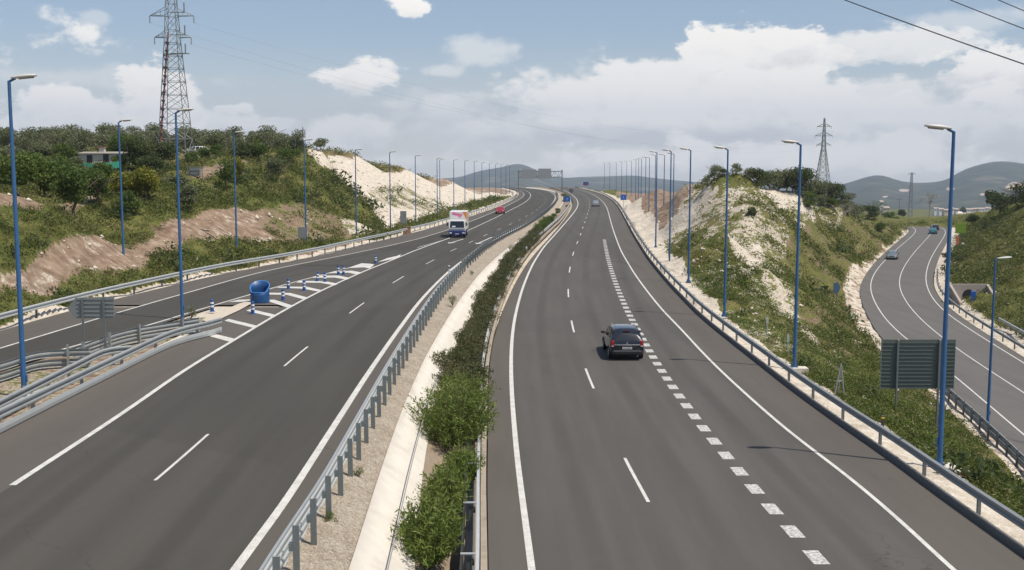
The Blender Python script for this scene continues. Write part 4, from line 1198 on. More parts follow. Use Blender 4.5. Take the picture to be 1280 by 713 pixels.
# ------------------------------------------------------------------ bollards and crash cushion
BOLB = simple('bollard_blue', (.022, .09, .27), .45, var=.12)
WHT = simple('reflective_white', (.78, .78, .76), .35, var=.05)
BP = [(265.2, 389.6), (316, 392.6), (353.8, 375.4), (360.5, 361.2), (380.3, 363.6), (396.3, 351.8), (406.1, 352.6), (423, 343.6), (429.4, 343.6), (469.5, 329.4)]
BL = ['first blue striped bollard, alone on the ramp side of the sandy gore island', 'blue striped bollard right in front of the blue crash cushion', 'blue striped bollard just right of the crash cushion', 'blue striped bollard behind the crash cushion on the ramp line',
      'fifth blue striped bollard on the hatching, at its main road side', 'sixth blue striped bollard, slightly tilted, on the ramp side', 'seventh blue striped bollard beside the tilted one', 'left one of the close pair of blue bollards', 'right one of the close pair of blue bollards', 'farthest blue bollard, alone near the hatching tip']
pb_ = None
for i, (px, py) in enumerate(BP):
    p = on(px, py, zL)
    if pb_ is None:
        t = thing('bollard', BL[0], 'bollard', p, 0, 'blue bollards on the hatched gore')
        H = .70; mb = MB(); mb.tube((0, 0, 0), (0, 0, H - .03), .105, .10, 14); mb.tube((0, 0, H - .03), (0, 0, H), .10, .06, 14); mb.tube((0, 0, 0), (0, 0, .03), .16, .15, 14); mb.build('body', BOLB, t)
        for zz in (.30, .50): mb = MB(); mb.tube((0, 0, zz - .05), (0, 0, zz + .05), .108, n=14, caps=False); mb.build('reflective_band', WHT, t)
        pb_ = t
    else:
        t = copy_tree(pb_, BL[i], p, 0)
        if i == 5: t.rotation_euler = (0, .14, 0)
p = on(322.5, 379.5, zL); r = .57
t = thing('crash_cushion', 'hollow blue plastic gore marker with a high rounded back', 'crash cushion', (p[0], p[1] + r, p[2]))
BPL = simple('blue_plastic', (.012, .070, .20), .45, var=.18, scale=2, spec=.5)
n = 40; V = []
def hh(a):
    s = .5 + .5 * math.sin(a)          # 1 at the far side
    return .62 + .62 * max(0, (s - .18) / .82) ** .65 if s > .18 else .62
for rr in (r, r - .04):
    for lvl in (0, .33, .66, 1):
        for i in range(n):
            a = 2 * math.pi * i / n; q = rr * (1 + .035 * (lvl == 1) * (rr == r)); V.append((q * math.cos(a), q * math.sin(a), .02 + hh(a) * lvl))
F = []
for L0 in (0, 4):
    for k in range(3):
        for i in range(n):
            j = (i + 1) % n; f = ((L0 + k) * n + i, (L0 + k) * n + j, (L0 + k + 1) * n + j, (L0 + k + 1) * n + i); F.append(f if L0 == 0 else f[::-1])
for i in range(n): j = (i + 1) % n; F.append((3 * n + i, 3 * n + j, 7 * n + j, 7 * n + i))
mb = MB(); mb.add(V, F, True); mb.build('shell', BPL, t)
mb = MB(); mb.tube((0, 0, .26), (0, 0, .30), r - .04, n=n); mb.build('floor', BPL, t)
mb = MB()
for i in range(n):
    a0, a1 = 2 * math.pi * i / n, 2 * math.pi * (i + 1) / n
    mb.tube(((r - .0) * math.cos(a0), (r - .0) * math.sin(a0), .02 + hh(a0)), ((r - .0) * math.cos(a1), (r - .0) * math.sin(a1), .02 + hh(a1)), .032, n=5, caps=False)
mb.build('rim', simple('blue_plastic_rim', (.07, .22, .55), .35), t)
# white delineator post on the median and the small marker on the right verge
def delineator(label, px, py, zf, h, col, Y=None):
    p = on(px, py, zf) if Y is None else at(px, py, Y)
    t = thing('marker_post', label, 'marker post', p)
    mb = MB(); mb.box((0, 0, h / 2 - .1), (.12, .05, h + .2), bev=.015); mb.build('body', simple('post_' + col[0], col[1], .5), t)
    mb = MB(); mb.box((0, -.028, h * .8), (.122, .012, h * .14)); mb.build('reflector', simple('refl_' + col[0], col[2], .4), t)
delineator('white delineator post beside the median guardrail of the left carriageway', 561.5, 346, zL, .85, ('white', (.75, .75, .72), (.08, .08, .08)))
delineator('short dark marker with yellow reflector on the right verge behind the guardrail', 1103, 535, zR, .50, ('dark', (.05, .05, .05), (.62, .45, .04)))
for lb, a, b, zz in (('left one of two thin grey stakes on the right embankment', 958.5, 421, 66), ('right one of two thin grey stakes on the right embankment', 984.5, 446, 60)):
    q = hit(a, b); t = thing('stake', lb, 'stake', q); mb = MB(); mb.tube((0, 0, -.2), (0, 0, 1.25), .04, .03, 7); mb.build('shaft', GALV_L, t); mb = MB(); mb.box((0, -.045, 1.0), (.14, .02, .35)); mb.build('plate', GALV_L, t)
q = hit(1050, 498); t = thing('survey_stand', 'grey A-shaped stand of two slanting legs on the right embankment', 'stand', q)
for dx in (-.30, .22): mb = MB(); mb.tube((dx, 0, -.2), (0, 0, 1.55), .03, .03, 7); mb.build('leg', GALV, t)
mb = MB(); mb.tube((-.15, 0, .75), (.12, 0, .75), .02, n=6); mb.tube((0, .3, -.2), (0, 0, 1.55), .025, n=6); mb.build('brace', GALV, t)
# culvert headwall on the right bank
q = np.array([float(S_aR.x(125)) + 3.2, 125, -5.5])
t = thing('culvert_headwall', 'concrete culvert headwall with sloping wing walls on the right bank', 'culvert', q)
mb = MB(); mb.box((0, 1.2, .9), (4.2, .35, 2.4)); mb.build('headwall', simple('old_concrete', (.36, .31, .27), .9, var=.2, scale=2), t)
for s in (-1, 1):
    mb = MB(); mb.prism([(-2.2, -.6), (1.1, -.6), (1.1, 2.1), (-2.2, .3)], 'x', s * 2.2 - .15, s * 2.2 + .15); mb.build('wing_wall', simple('old_concrete', (.36, .31, .27), .9), t)
mb = MB(); mb.box((0, -.6, .06), (4.0, 3.2, .12)); mb.build('apron', CONC, t)
mb = MB(); mb.prism([(.75 * math.cos(i * math.pi / 8), .75 * math.sin(i * math.pi / 8) + .75) for i in range(16)], 'y', .98, 1.03); mb.build('opening', simple('dark_hole', (.02, .02, .02), .9), t)

# ------------------------------------------------------------------ vehicles
TYRE = simple('tyre', (.018, .018, .018), .85, var=.2)
RIM = simple('alloy', (.42, .43, .45), .3, .8, var=.08)
GLASS = simple('car_glass', (.012, .017, .022), .07, var=.2, spec=.8)
BLACKP = simple('black_plastic', (.022, .022, .024), .55)
PLATE = simple('plate_white', (.72, .72, .70), .4)
PLATE_T = simple('plate_text', (.03, .03, .03), .5)
TAIL = simple('tail_red', (.42, .012, .012), .18, var=.1, spec=.7)
LAMPW = simple('head_lamp', (.70, .72, .74), .1, .3, var=.05)
CHROME = simple('chrome', (.65, .66, .68), .18, .95, var=.04)

# station: (x along, z low, z belt, half width belt, z top, half width top)   for a 4.5 x 1.8 x 1.62 m car, rear at 0
MPV = [(0.0, .32, .80, .78, .83, .72), (.05, .24, .96, .86, 1.00, .78), (.14, .22, 1.02, .885, 1.10, .79), (.42, .20, 1.04, .895, 1.56, .63), (.75, .20, 1.03, .90, 1.625, .62), (1.6, .20, 1.00, .90, 1.65, .625), (2.5, .20, .97, .90, 1.61, .62), (2.95, .20, .96, .90, 1.50, .62), (3.65, .20, .98, .88, 1.02, .74), (4.15, .22, .88, .85, .92, .68), (4.40, .26, .72, .78, .76, .58), (4.5, .34, .55, .68, .58, .48)]
HATCH = [(0.0, .32, .72, .76, .76, .70), (.05, .24, .90, .84, .94, .76), (.18, .22, .95, .87, 1.02, .76), (.60, .20, .95, .88, 1.38, .60), (1.0, .20, .94, .88, 1.43, .60), (1.7, .20, .92, .88, 1.45, .60), (2.3, .20, .90, .88, 1.40, .60), (2.65, .20, .89, .88, 1.30, .62), (3.35, .20, .88, .86, .93, .70), (3.85, .22, .80, .83, .84, .66), (4.10, .26, .66, .76, .70, .56), (4.2, .34, .52, .66, .55, .46)]


def make_car(label, cat, name, paint, st, glass=GLASS, group=None, subsurf=True, roofbars=False, trim=None):
    t = thing(name, label, cat, group=group)
    L = st[-1][0]
    V = []
    for x, zl, zb, wb, zt, wt in st:
        half = [(0, zl), (wb * .80, zl), (wb * .985, zl + .12), (wb * 1.02, zl + (zb - zl) * .55), (wb, zb), (wb - (wb - wt) * .12, zb + (zt - zb) * .10), (wt + .03, zt - .055 if zt - zb > .2 else zt - (zt - zb) * .3), (wt * .85, zt), (0, zt + .018)]
        ring = [(a, x, z) for a, z in half] + [(-a, x, z) for a, z in half[-2:0:-1]]
        V += ring
    n = 16; F = [(r * n + i, r * n + (i + 1) % n, (r + 1) * n + (i + 1) % n, (r + 1) * n + i) for r in range(len(st) - 1) for i in range(n)]
    F += [tuple(range(n - 1, -1, -1)), tuple(range((len(st) - 1) * n, len(st) * n))]
    V = [(a, y - L / 2, z) for a, y, z in V]
    mb = MB(); mb.add(V, F, True); body = mb.build('body', paint, t)
    if subsurf:
        md = body.modifiers.new('s', 'SUBSURF'); md.levels = 1; md.render_levels = 1
    P = lambda r, i: Vector(V[r * n + i])
    def panel(nm, q, off=.012, ins=.06, mat=glass, par=t):
        """q = four corner points; inset and pushed outward"""
        c = sum(q, Vector()) / 4; nn = (q[1] - q[0]).cross(q[3] - q[0]).normalized()
        if nn.dot(c - Vector((0, 0, .7))) < 0: nn = -nn
        e = [p + (c - p).normalized() * ins + nn * off for p in q]
        # subdivide a little so that it follows the body
        mb = MB(); mb.add(e + [p - nn * .02 for p in e], [(0, 1, 2, 3), (0, 4, 5, 1), (1, 5, 6, 2), (2, 6, 7, 3), (3, 7, 4, 0)]); return mb.build(nm, mat, par)
    def mirror(q): return [Vector((-p.x, p.y, p.z)) for p in q]
    # rear window between stations 2 and 3, windscreen between 7 and 8
    q = [P(2, 6).lerp(P(2, 5), .3), P(3, 6), Vector((-P(3, 6).x, P(3, 6).y, P(3, 6).z)), Vector((-P(2, 6).lerp(P(2, 5), .3).x, P(2, 6).y, P(2, 6).lerp(P(2, 5), .3).z))]
    panel('rear_window', q, .015, .05)
    q = [P(7, 6), P(8, 6), Vector((-P(8, 6).x, P(8, 6).y, P(8, 6).z)), Vector((-P(7, 6).x, P(7, 6).y, P(7, 6).z))]
    panel('windscreen', q, .015, .05)
    for sgn in (1, -1):
        for (r0, r1, ta, tb) in ((3, 4, .1, 1), (4, 5, .06, .97), (5, 6, .04, .97), (6, 7, .04, .9)):
            a0, b0, a1, b1 = P(r0, 5), P(r0, 6), P(r1, 5), P(r1, 6)
            q = [a0.lerp(a1, ta), a0.lerp(a1, tb), b0.lerp(b1, tb), b0.lerp(b1, ta)]
            if sgn < 0: q = mirror(q)
            panel('side_window', q, .010, .035)
        # quarter glass towards the windscreen
        q = [P(7, 5), P(8, 5).lerp(P(7, 5), .35), P(7, 6).lerp(P(8, 6), .12), P(7, 6)]
        if sgn < 0: q = mirror(q)
        panel('side_window', q, .010, .05)
        mb = MB(); yy = P(7, 5).y; mb.box((sgn * 1.0, yy + .05, P(7, 5).z + .08), (.20, .12, .15), bev=.04); mb.box((sgn * .90, yy + .06, P(7, 5).z + .02), (.12, .05, .04)); mb.build('wing_mirror', trim or BLACKP, t)
        # lamps
        zt_ = st[2][2]
        mb = MB(); mb.box((sgn * .765, -L / 2 + .055, zt_ - .13), (.15, .10, .34), bev=.03); tl = mb.build('tail_light', TAIL, t)
        mb = MB(); mb.box((sgn * .765, -L / 2 - .0, zt_ - .25), (.11, .014, .05)); mb.build('reversing_lens', LAMPW, tl)
        mb = MB(); mb.box((sgn * .60, L / 2 - .14, st[-2][2] - .06), (.30, .16, .15), rz=-sgn * .35, bev=.03); mb.build('headlight', LAMPW, t)
        for wy in (.78, L - .86):
            w = MB(); w.tube((sgn * .72, wy - L / 2, .315), (sgn * .915, wy - L / 2, .315), .315, n=24); wo = w.build('wheel', TYRE, t)
            w = MB(); w.tube((sgn * .90, wy - L / 2, .315), (sgn * .925, wy - L / 2, .315), .20, .19, n=18)
            w.build('rim', RIM, wo)
            w = MB()
            for i in range(12):
                a0, a1 = math.pi * i / 12 - .0, math.pi * (i + 1) / 12
                w.tube((sgn * .905, wy - L / 2 + .37 * math.cos(a0), .315 + .37 * math.sin(a0)), (sgn * .905, wy - L / 2 + .37 * math.cos(a1), .315 + .37 * math.sin(a1)), .03, n=5, caps=False)
            w.build('wheel_arch', BLACKP, t)
    mb = MB(); mb.box((0, -L / 2 + .02, .42), (1.62, .20, .26), bev=.06); bm_ = mb.build('rear_bumper', trim or paint, t)
    mb = MB(); mb.box((0, -L / 2 - .085, .42), (1.2, .02, .05)); mb.build('bumper_strip', BLACKP, bm_)
    mb = MB(); mb.box((0, L / 2 - .05, .38), (1.50, .20, .24), bev=.06); mb.build('front_bumper', paint, t)
    mb = MB(); mb.box((0, L / 2 - .02, .56), (.78, .12, .12), bev=.02); mb.build('grille', BLACKP, t)
    for yy in (-L / 2 - .012 if st is HATCH else -L / 2 - .005, L / 2 + .045):
        mb = MB(); mb.box((0, yy, .66 if yy < 0 else .42), (.50, .014, .11)); pl = mb.build('licence_plate', PLATE, t)
        mb = MB()
        for k in range(7): mb.box((-.18 + k * .06, yy + (-.009 if yy < 0 else .009), .66 if yy < 0 else .42), (.032, .004, .06))
        mb.build('plate_lettering', PLATE_T, pl)
    return t


BLACKCAR = simple('paint_black', (.012, .014, .018), .22, .3, var=.1, coat=.8, spec=.6)
SILVER = simple('paint_silver', (.36, .38, .39), .3, .6, var=.06, coat=.5)
REDC = simple('paint_red', (.34, .02, .03), .28, .2, var=.1, coat=.5)
TEAL = simple('paint_teal', (.05, .20, .24), .3, .3, var=.08, coat=.5)


def heading(ln, Y): return -math.atan(float(ln.x(Y + 3) - ln.x(Y - 3)) / 6)


c = make_car('black people carrier driving away in the middle lane of the right carriageway', 'car', 'parked_car'.replace('parked_', ''), BLACKCAR, MPV)
p = on(783, 451, zR); c.location = (p[0], p[1] + 2.2, p[2] + .01); c.rotation_euler = (0, 0, heading(R_mid, 57) + .02)
# chrome strip, badge and washer of the rear door
mb = MB(); mb.box((0, -2.262, .835), (1.36, .02, .045), bev=.006); mb.build('chrome_strip', CHROME, c)
mb = MB(); mb.prism([(.055 * math.cos(i * math.pi / 2), .93 + .075 * math.sin(i * math.pi / 2)) for i in range(4)], 'y', -2.235, -2.20); mb.build('emblem', CHROME, c)
mb = MB(); mb.box((0, -1.90, 1.53), (.34, .05, .035)); mb.build('brake_light', simple('brake_dark', (.10, .01, .01), .3), c)
mb = MB()
for s in (-1, 1): mb.tube((s * .58, -1.45, 1.665), (s * .58, .35, 1.655), .018, n=6)
mb.build('roof_rail', CHROME, c)
mb = MB(); mb.tube((-.05, -2.06, 1.16), (.28, -2.0, 1.24), .012, n=5); mb.build('wiper', BLACKP, c)

c = make_car('silver hatchback far off going round the bend of the right carriageway', 'car', 'car', SILVER, HATCH)
p = on(745.3, 258.4, zR); c.location = (p[0], p[1] + 2, p[2] + .01); c.rotation_euler = (0, 0, heading(R_mid, 268))
c = make_car('dark red car driving towards the bridge behind the truck', 'car', 'car', REDC, HATCH)
p = on(625.3, 267.8, zL); c.location = (p[0], p[1] + 2, p[2] + .01); c.rotation_euler = (0, 0, math.pi + heading(L_left, 218) + .05)
c = make_car('grey-green silver car coming down the slip road', 'car', 'car', simple('paint_grey', (.25, .29, .28), .3, .6, var=.06, coat=.5), HATCH)
p = on(1120.5, 325, zS); c.location = (p[0], p[1] + 2, p[2] + .01); c.rotation_euler = (0, 0, math.pi + heading(S_mid, 187))
c = make_car('teal car driving away up the slip road bend', 'car', 'car', TEAL, HATCH)
p = on(1170.4, 293, zS); c.location = (p[0], p[1] + 2, p[2] + .01); c.rotation_euler = (0, 0, heading(S_mid, 258))
c = make_car('black car just ahead of the teal one on the slip road', 'car', 'car', BLACKCAR, HATCH)
p = on(1172, 288.3, zS); c.location = (p[0], p[1] + 2, p[2] + .01); c.rotation_euler = (0, 0, heading(S_mid, 275) + .1)

# box truck
TW = simple('truck_white', (.74, .73, .70), .35, var=.06, coat=.3)
TB = simple('truck_blue', (.020, .030, .16), .35, var=.1, coat=.3)
TGR = simple('truck_grey', (.28, .29, .31), .5)
t = thing('box_truck', 'small white and blue box truck with orange and pink panels on its box', 'truck')
W = 2.15
mb = MB(); mb.prism([(0.0, .45), (0.0, 1.0), (.04, 1.28), (.30, 2.20), (1.75, 2.25), (1.75, .45)], 'x', -W / 2 + .04, W / 2 - .04); mb.build('cab', TW, t)
mb = MB(); mb.box((0, .03, .62), (W, .24, .58), bev=.06); mb.box((0, .9, .62), (W - .02, 1.6, .52), bev=.04); mb.build('front_bumper', TB, t)
mb = MB(); mb.box((0, .0, 1.08), (W - .14, .10, .26), bev=.02); mb.build('grille', TGR, t)
q = [(-.93, 1.28), (.93, 1.28), (.86, 2.10), (-.86, 2.10)]
mb = MB(); mb.add([(x, .045 + (z - 1.28) * .283 - .02, z) for x, z in q] + [(x, .045 + (z - 1.28) * .283 + .03, z) for x, z in q], [(0, 1, 2, 3), (4, 5, 6, 7), (0, 1, 5, 4), (1, 2, 6, 5), (2, 3, 7, 6), (3, 0, 4, 7)]); ws = mb.build('windscreen', GLASS, t)
mb = MB(); mb.box((-.42, .075, 1.44), (.42, .02, .16), rx=-.27); mb.build('dashboard_paper', SWHITE, ws)
for s in (-1, 1):
    mb = MB(); mb.box((s * (W / 2 - .03), .85, 1.65), (.02, .85, .60), bev=.01); mb.build('side_window', GLASS, t)
    mb = MB(); mb.box((s * (W / 2 + .16), .10, 1.72), (.16, .10, .42), bev=.03); mb.box((s * (W / 2 + .04), .14, 1.9), (.2, .03, .03)); mb.build('wing_mirror', BLACKP, t)
    mb = MB(); mb.box((s * .82, -.10, .62), (.32, .04, .18), bev=.02); mb.build('headlight', LAMPW, t)
    for wy, ww in ((.75, .26), (5.2, .42)):
        mb = MB(); mb.tube((s * (W / 2 - ww - .02), wy, .42), (s * (W / 2 - .02), wy, .42), .42, n=22); wo = mb.build('wheel', TYRE, t)
        mb = MB(); mb.tube((s * (W / 2 - .05), wy, .42), (s * (W / 2 + .0), wy, .42), .22, .20, n=16); mb.build('rim', RIM, wo)
mb = MB(); mb.box((0, 4.4, 2.10), (W + .06, 5.0, 2.35), bev=.04); bx = mb.build('cargo_box', TW, t)
ORG = simple('livery_orange', (.70, .26, .05), .45); PNK = simple('livery_pink', (.72, .10, .28), .45); CRM = simple('livery_cream', (.72, .66, .42), .45)
fy = 1.885
mb = MB(); mb.add([(1.10, fy, 3.25), (1.10, fy, 2.30), (.95, fy, 2.55), (.72, fy, 3.05), (.55, fy, 3.25)], [(0, 1, 2, 3, 4)]); mb.build('livery_patch', ORG, bx, fix=False)
mb = MB(); mb.add([(.58, fy, 2.98), (.50, fy, 2.70), (.0, fy, 2.74), (-.62, fy, 2.86), (-.78, fy, 3.06), (-.66, fy, 3.20), (-.1, fy, 3.10), (.3, fy, 3.00)], [tuple(range(8))]); mb.build('livery_patch', PNK, bx, fix=False)
mb = MB(); mb.add([(.52, fy - .004, 2.62), (.20, fy - .004, 2.52), (.02, fy - .004, 2.60), (.2, fy - .004, 2.70)], [(0, 1, 2, 3)]); mb.build('livery_patch', PNK, bx, fix=False)
mb = MB()
for k in range(6): mb.box((.38 - k * .19, fy - .006, 2.88 + k * .035), (.05, .004, .13))
mb.build('livery_lettering', TW, bx)
sx = -(W / 2 + .036)
mb = MB(); mb.add([(sx, 2.2, 3.2), (sx, 5.2, 3.2), (sx, 4.9, 2.2), (sx, 2.6, 1.7)], [(0, 1, 2, 3)]); mb.build('livery_patch', ORG, bx, fix=False)
mb = MB(); mb.add([(sx, 2.1, 1.72), (sx, 2.6, 1.62), (sx, 4.9, 2.1), (sx, 5.4, 1.1), (sx, 2.1, 1.1)], [(0, 1, 2, 3, 4)]); mb.build('livery_patch', CRM, bx, fix=False)
mb = MB(); mb.add([(-sx, 2.2, 3.2), (-sx, 5.2, 3.2), (-sx, 4.9, 2.2), (-sx, 2.6, 1.7)], [(0, 1, 2, 3)]); mb.build('livery_patch', ORG, bx, fix=False)
mb = MB(); mb.box((0, 4.4, .80), (1.0, 5.0, .24)); mb.build('chassis', BLACKP, t)
mb = MB(); mb.box((0, -.105, .50), (.46, .014, .10)); mb.build('licence_plate', PLATE, t)
# local +y is the truck's rear: turn so that the front faces the bridge
p = on(571.3, 297.6, zL); t.location = (p[0], p[1] + .1, p[2] + .01)
t.rotation_euler = (0, 0, -.012)

# ------------------------------------------------------------------ pylons, masts and cables
PYL = simple('pylon_steel', (.24, .26, .26), .6, .4, var=.12, scale=.5)
def lattice(mb, levels, thick):
    """levels = [(z, half width)]"""
    cs = [(-1, -1), (1, -1), (1, 1), (-1, 1)]
    for (z0, w0), (z1, w1) in zip(levels, levels[1:]):
        for k in range(4):
            a, b = cs[k], cs[(k + 1) % 4]
            mb.tube((a[0] * w0, a[1] * w0, z0), (a[0] * w1, a[1] * w1, z1), thick, n=4, caps=False)
            mb.tube((a[0] * w0, a[1] * w0, z0), (b[0] * w1, b[1] * w1, z1), thick * .6, n=4, caps=False)
            mb.tube((b[0] * w0, b[1] * w0, z0), (a[0] * w1, a[1] * w1, z1), thick * .6, n=4, caps=False)
            mb.tube((a[0] * w1, a[1] * w1, z1), (b[0] * w1, b[1] * w1, z1), thick * .6, n=4, caps=False)


def pylon(label, X, Y, z0, top, w0, w1, wt, arms, thick, nlev=9, zw=None):
    t = thing('power_pylon', label, 'pylon', (X, Y, z0)); H = top - z0
    zw = zw or H * .72
    lv = []
    for i in range(nlev + 1):
        s = (i / nlev) ** .85; lv.append((zw * s, w0 + (w1 - w0) * s))
    n2 = 6
    lv2 = [(zw + (H - zw) * i / n2, w1 + (wt - w1) * i / n2) for i in range(n2 + 1)]
    mb = MB(); lattice(mb, lv, thick); lattice(mb, lv2, thick * .85); mb.build('lattice_tower', PYL, t)
    tips = []
    for za, la, ra in arms:
        zz = za - z0
        for s, ln_ in ((-1, la), (1, ra)):
            if not ln_: continue
            mb = MB(); w = w1 * .8
            for yy in (-w, w): mb.tube((s * w, yy, zz), (s * ln_, 0, zz - .0), thick * .8, n=4); mb.tube((s * w, yy, zz + ln_ * .35), (s * ln_, 0, zz), thick * .6, n=4)
            for k in (.35, .65): mb.tube((s * (w + (ln_ - w) * k), 0, zz), (s * (w + (ln_ - w) * k), 0, zz + ln_ * .35 * (1 - k)), thick * .5, n=4)
            arm = mb.build('cross_arm', PYL, t)
            mb = MB()
            for k in range(5): mb.tube((s * ln_, 0, zz - .1 - k * .2), (s * ln_, 0, zz - .18 - k * .2), .11, n=8)
            mb.tube((s * ln_, 0, zz), (s * ln_, 0, zz - 1.05), .025, n=5); mb.build('insulator', simple('insulator', (.25, .22, .2), .3), arm)
            tips.append(Vector((X + s * ln_, Y, za - 1.05)))
    return t, tips


Z = 160.0
b0 = at(221.5, 228, Z); zg = tz(b0[0], Z)
ex = 1 / F_PX * Z
pyl, tipsL = pylon('tall lattice power pylon with a red and white mast on its left leg', b0[0], Z, zg - .3, at(221, -45, Z)[2], 17.5 * ex, 8.0 * ex, 3.2 * ex,
              [(at(0, 20, Z)[2], 27 * ex, 27 * ex), (at(0, 47, Z)[2], 22 * ex, 23 * ex), (at(0, -14, Z)[2], 20 * ex, 20 * ex)], .065, 8, zw=at(0, 52, Z)[2] - zg)
zrel = pyl.location.z
RED = simple('mast_red', (.24, .085, .07), .6); CAB = simple('cabinet_grey', (.36, .40, .46), .5)
lx0, lz0 = at(204, 213, Z)[0] - pyl.location.x, at(204, 213, Z)[2] - zrel; lx1, lz1 = at(213.3, 42, Z)[0] - pyl.location.x, at(213, 42, Z)[2] - zrel
mast = MB(); mast.tube((lx0 + (lx1 - lx0) * .2, -1.9, lz0 + (lz1 - lz0) * .2), (lx1, -1.1, lz1), .15, .11, 8); mo = mast.build('telecom_mast', RED, pyl)
mb = MB()
for k in range(12):
    f_ = .26 + k * .06; mb.tube((lx0 + (lx1 - lx0) * f_, -1.9 + .8 * (f_ - .2), lz0 + (lz1 - lz0) * f_), (lx0 + (lx1 - lx0) * (f_ + .012), -1.9 + .8 * (f_ - .19), lz0 + (lz1 - lz0) * (f_ + .012)), .26, n=8)
mb.build('mast_collar', simple('mast_dark', (.05, .045, .05), .6), mo)
mb = MB(); mb.tube((lx0, -2.1, lz0 - 1), (lx0 + (lx1 - lx0) * .2, -1.9, lz0 + (lz1 - lz0) * .2), .30, .22, 10); mb.build('cable_duct', CAB, pyl)
for yy, l_ in ((17, 27), (45, 25), (68, 32)):
    zz = at(0, yy, Z)[2] - zrel; xx = 18.5 * ex
    mb = MB(); mb.tube((0, -1.2, zz), (xx, -1.2, zz), .07, n=5); mb.tube((xx, -1.2, zz - .1), (xx, -1.2, zz + 1.35), .10, n=8); mb.build('antenna', PYL, pyl)
zz = at(0, 68, Z)[2] - zrel; mb = MB(); mb.tube((-1.2, 0, zz), (2.4, 0, zz + .1), .08, n=5); mb.build('antenna_bracket', PYL, pyl)
# box cage at its foot
q = hit(244, 222); t = thing('metal_cage', 'low grey metal cage standing right beside the pylon foot', 'cage', q); mb = MB()
for a in (-.7, .7):
    for b in (-.4, .4): mb.tube((a, b, -.3), (a, b, 1.1), .05, n=4)
for zz in (.3, .7, 1.1): mb.box((0, -.4, zz), (1.45, .04, .05)); mb.box((0, .4, zz), (1.45, .04, .05))
mb.build('frame', PYL, t)
mb = MB(); mb.box((0, 0, .55), (1.1, .6, .9)); mb.build('cabinet', BACK, t)

Z = 500.0; ex = Z / F_PX
b0 = at(1028.3, 226, Z)
pr, tipsR = pylon('lattice power pylon on the skyline of the right hill', b0[0], Z, -5.0, at(0, 148, Z)[2], 10.5 * ex, 2.3 * ex, .6 * ex,
             [(at(0, 158.5, Z)[2], 9 * ex, 9 * ex), (at(0, 170, Z)[2], 11 * ex, 11 * ex), (at(0, 181.5, Z)[2], 9 * ex, 9 * ex)], .16, 9, zw=at(0, 186, Z)[2] + 5)
Z = 900.0; ex = Z / F_PX; b0 = at(1138, 262, Z)
pd, _t = pylon('thin distant pylon beyond the slip road bend', b0[0], Z, tz(b0[0], Z), at(0, 216, Z)[2], 2.6 * ex, 1.3 * ex, .8 * ex, [(at(0, 217.8, Z)[2], 4.5 * ex, 4.5 * ex), (at(0, 234, Z)[2], 3.2 * ex, 3.2 * ex)], .16, 8)
q = at(1124, 262, 800); zt_ = tz(q[0], 800)
t = thing('utility_pole', 'thin distant pole just left of the distant pylon', 'pole', (q[0], 800, zt_)); mb = MB(); hT = at(0, 248, 800)[2] - zt_; mb.tube((0, 0, 0), (0, 0, hT), .35, .25, 6); mb.build('shaft', PYL, t); mb = MB(); mb.box((0, 0, hT - 1), (4, .3, .3)); mb.build('cross_arm', PYL, t)
Z = 172.0; q = at(379, 188, Z); zt_ = tz(q[0], Z)
t = thing('utility_pole', 'thin power pole on the crest beside the green mound', 'pole', (q[0], Z, zt_)); hT = at(0, 159, Z)[2] - zt_
mb = MB(); mb.tube((0, 0, -.3), (0, 0, hT), .10, .07, 6); mb.build('shaft', PYL, t); mb = MB(); mb.box((0, 0, hT - .5), (1.1, .08, .08)); mb.box((0, 0, hT - 1.3), (.8, .08, .08)); mb.build('cross_arm', PYL, t)


def cable(label, a, b, sag, r, group=None, n=48):
    a = Vector(a); b = Vector(b); m = a.lerp(b, .5)
    mb = MB(); P = []
    for i in range(n + 1):
        k = i / n; p = a.lerp(b, k); p.z -= sag * 4 * k * (1 - k); P.append(p)
    for u, v in zip(P, P[1:]): mb.tube(u - a, v - a, r, n=5, caps=False)
    o = mb.build('cable', simple('cable', (.05, .05, .055), .5), None, loc=a); tag(o, label, 'cable', group); return o


def ext(a, b, e0, e1):
    a = np.array(a); b = np.array(b); d = b - a; return a - d * e0, b + d * e1
a, b = ext(at(1070, 0, 88), at(1280, 75, 70), 1.2, .8); cable('lowest of the three thick cables crossing the upper right corner', a, b, .35, .045, 'overhead cables')
a, b = ext(at(1195, 0, 88), at(1280, 33, 82), 1.5, 1.5); cable('middle one of the thick cables in the upper right corner', a, b, .2, .04, 'overhead cables')
a, b = ext(at(1255, 0, 88), at(1280, 10.5, 86), 4, 4); cable('topmost thick cable in the upper right corner', a, b, .2, .04, 'overhead cables')
for i, (ta, tb) in enumerate(zip(sorted([v for v in tipsL if v.x > pyl.location.x], key=lambda v: -v.z)[1:3] + [sorted([v for v in tipsL if v.x < pyl.location.x], key=lambda v: -v.z)[1]], [Vector((b0[0], 0, 0))] * 3)):
    tr_ = sorted([v for v in tipsR], key=lambda v: -v.z)[i * 2]
    cable(['upper thin wire strung from the left pylon to the right pylon', 'lower thin wire strung from the left pylon to the right pylon', 'thin wire from the outer left arm of the left pylon'][i], ta, tr_, 9, .007, 'pylon wires')

# ------------------------------------------------------------------ foliage
RNG = np.random.default_rng(7)


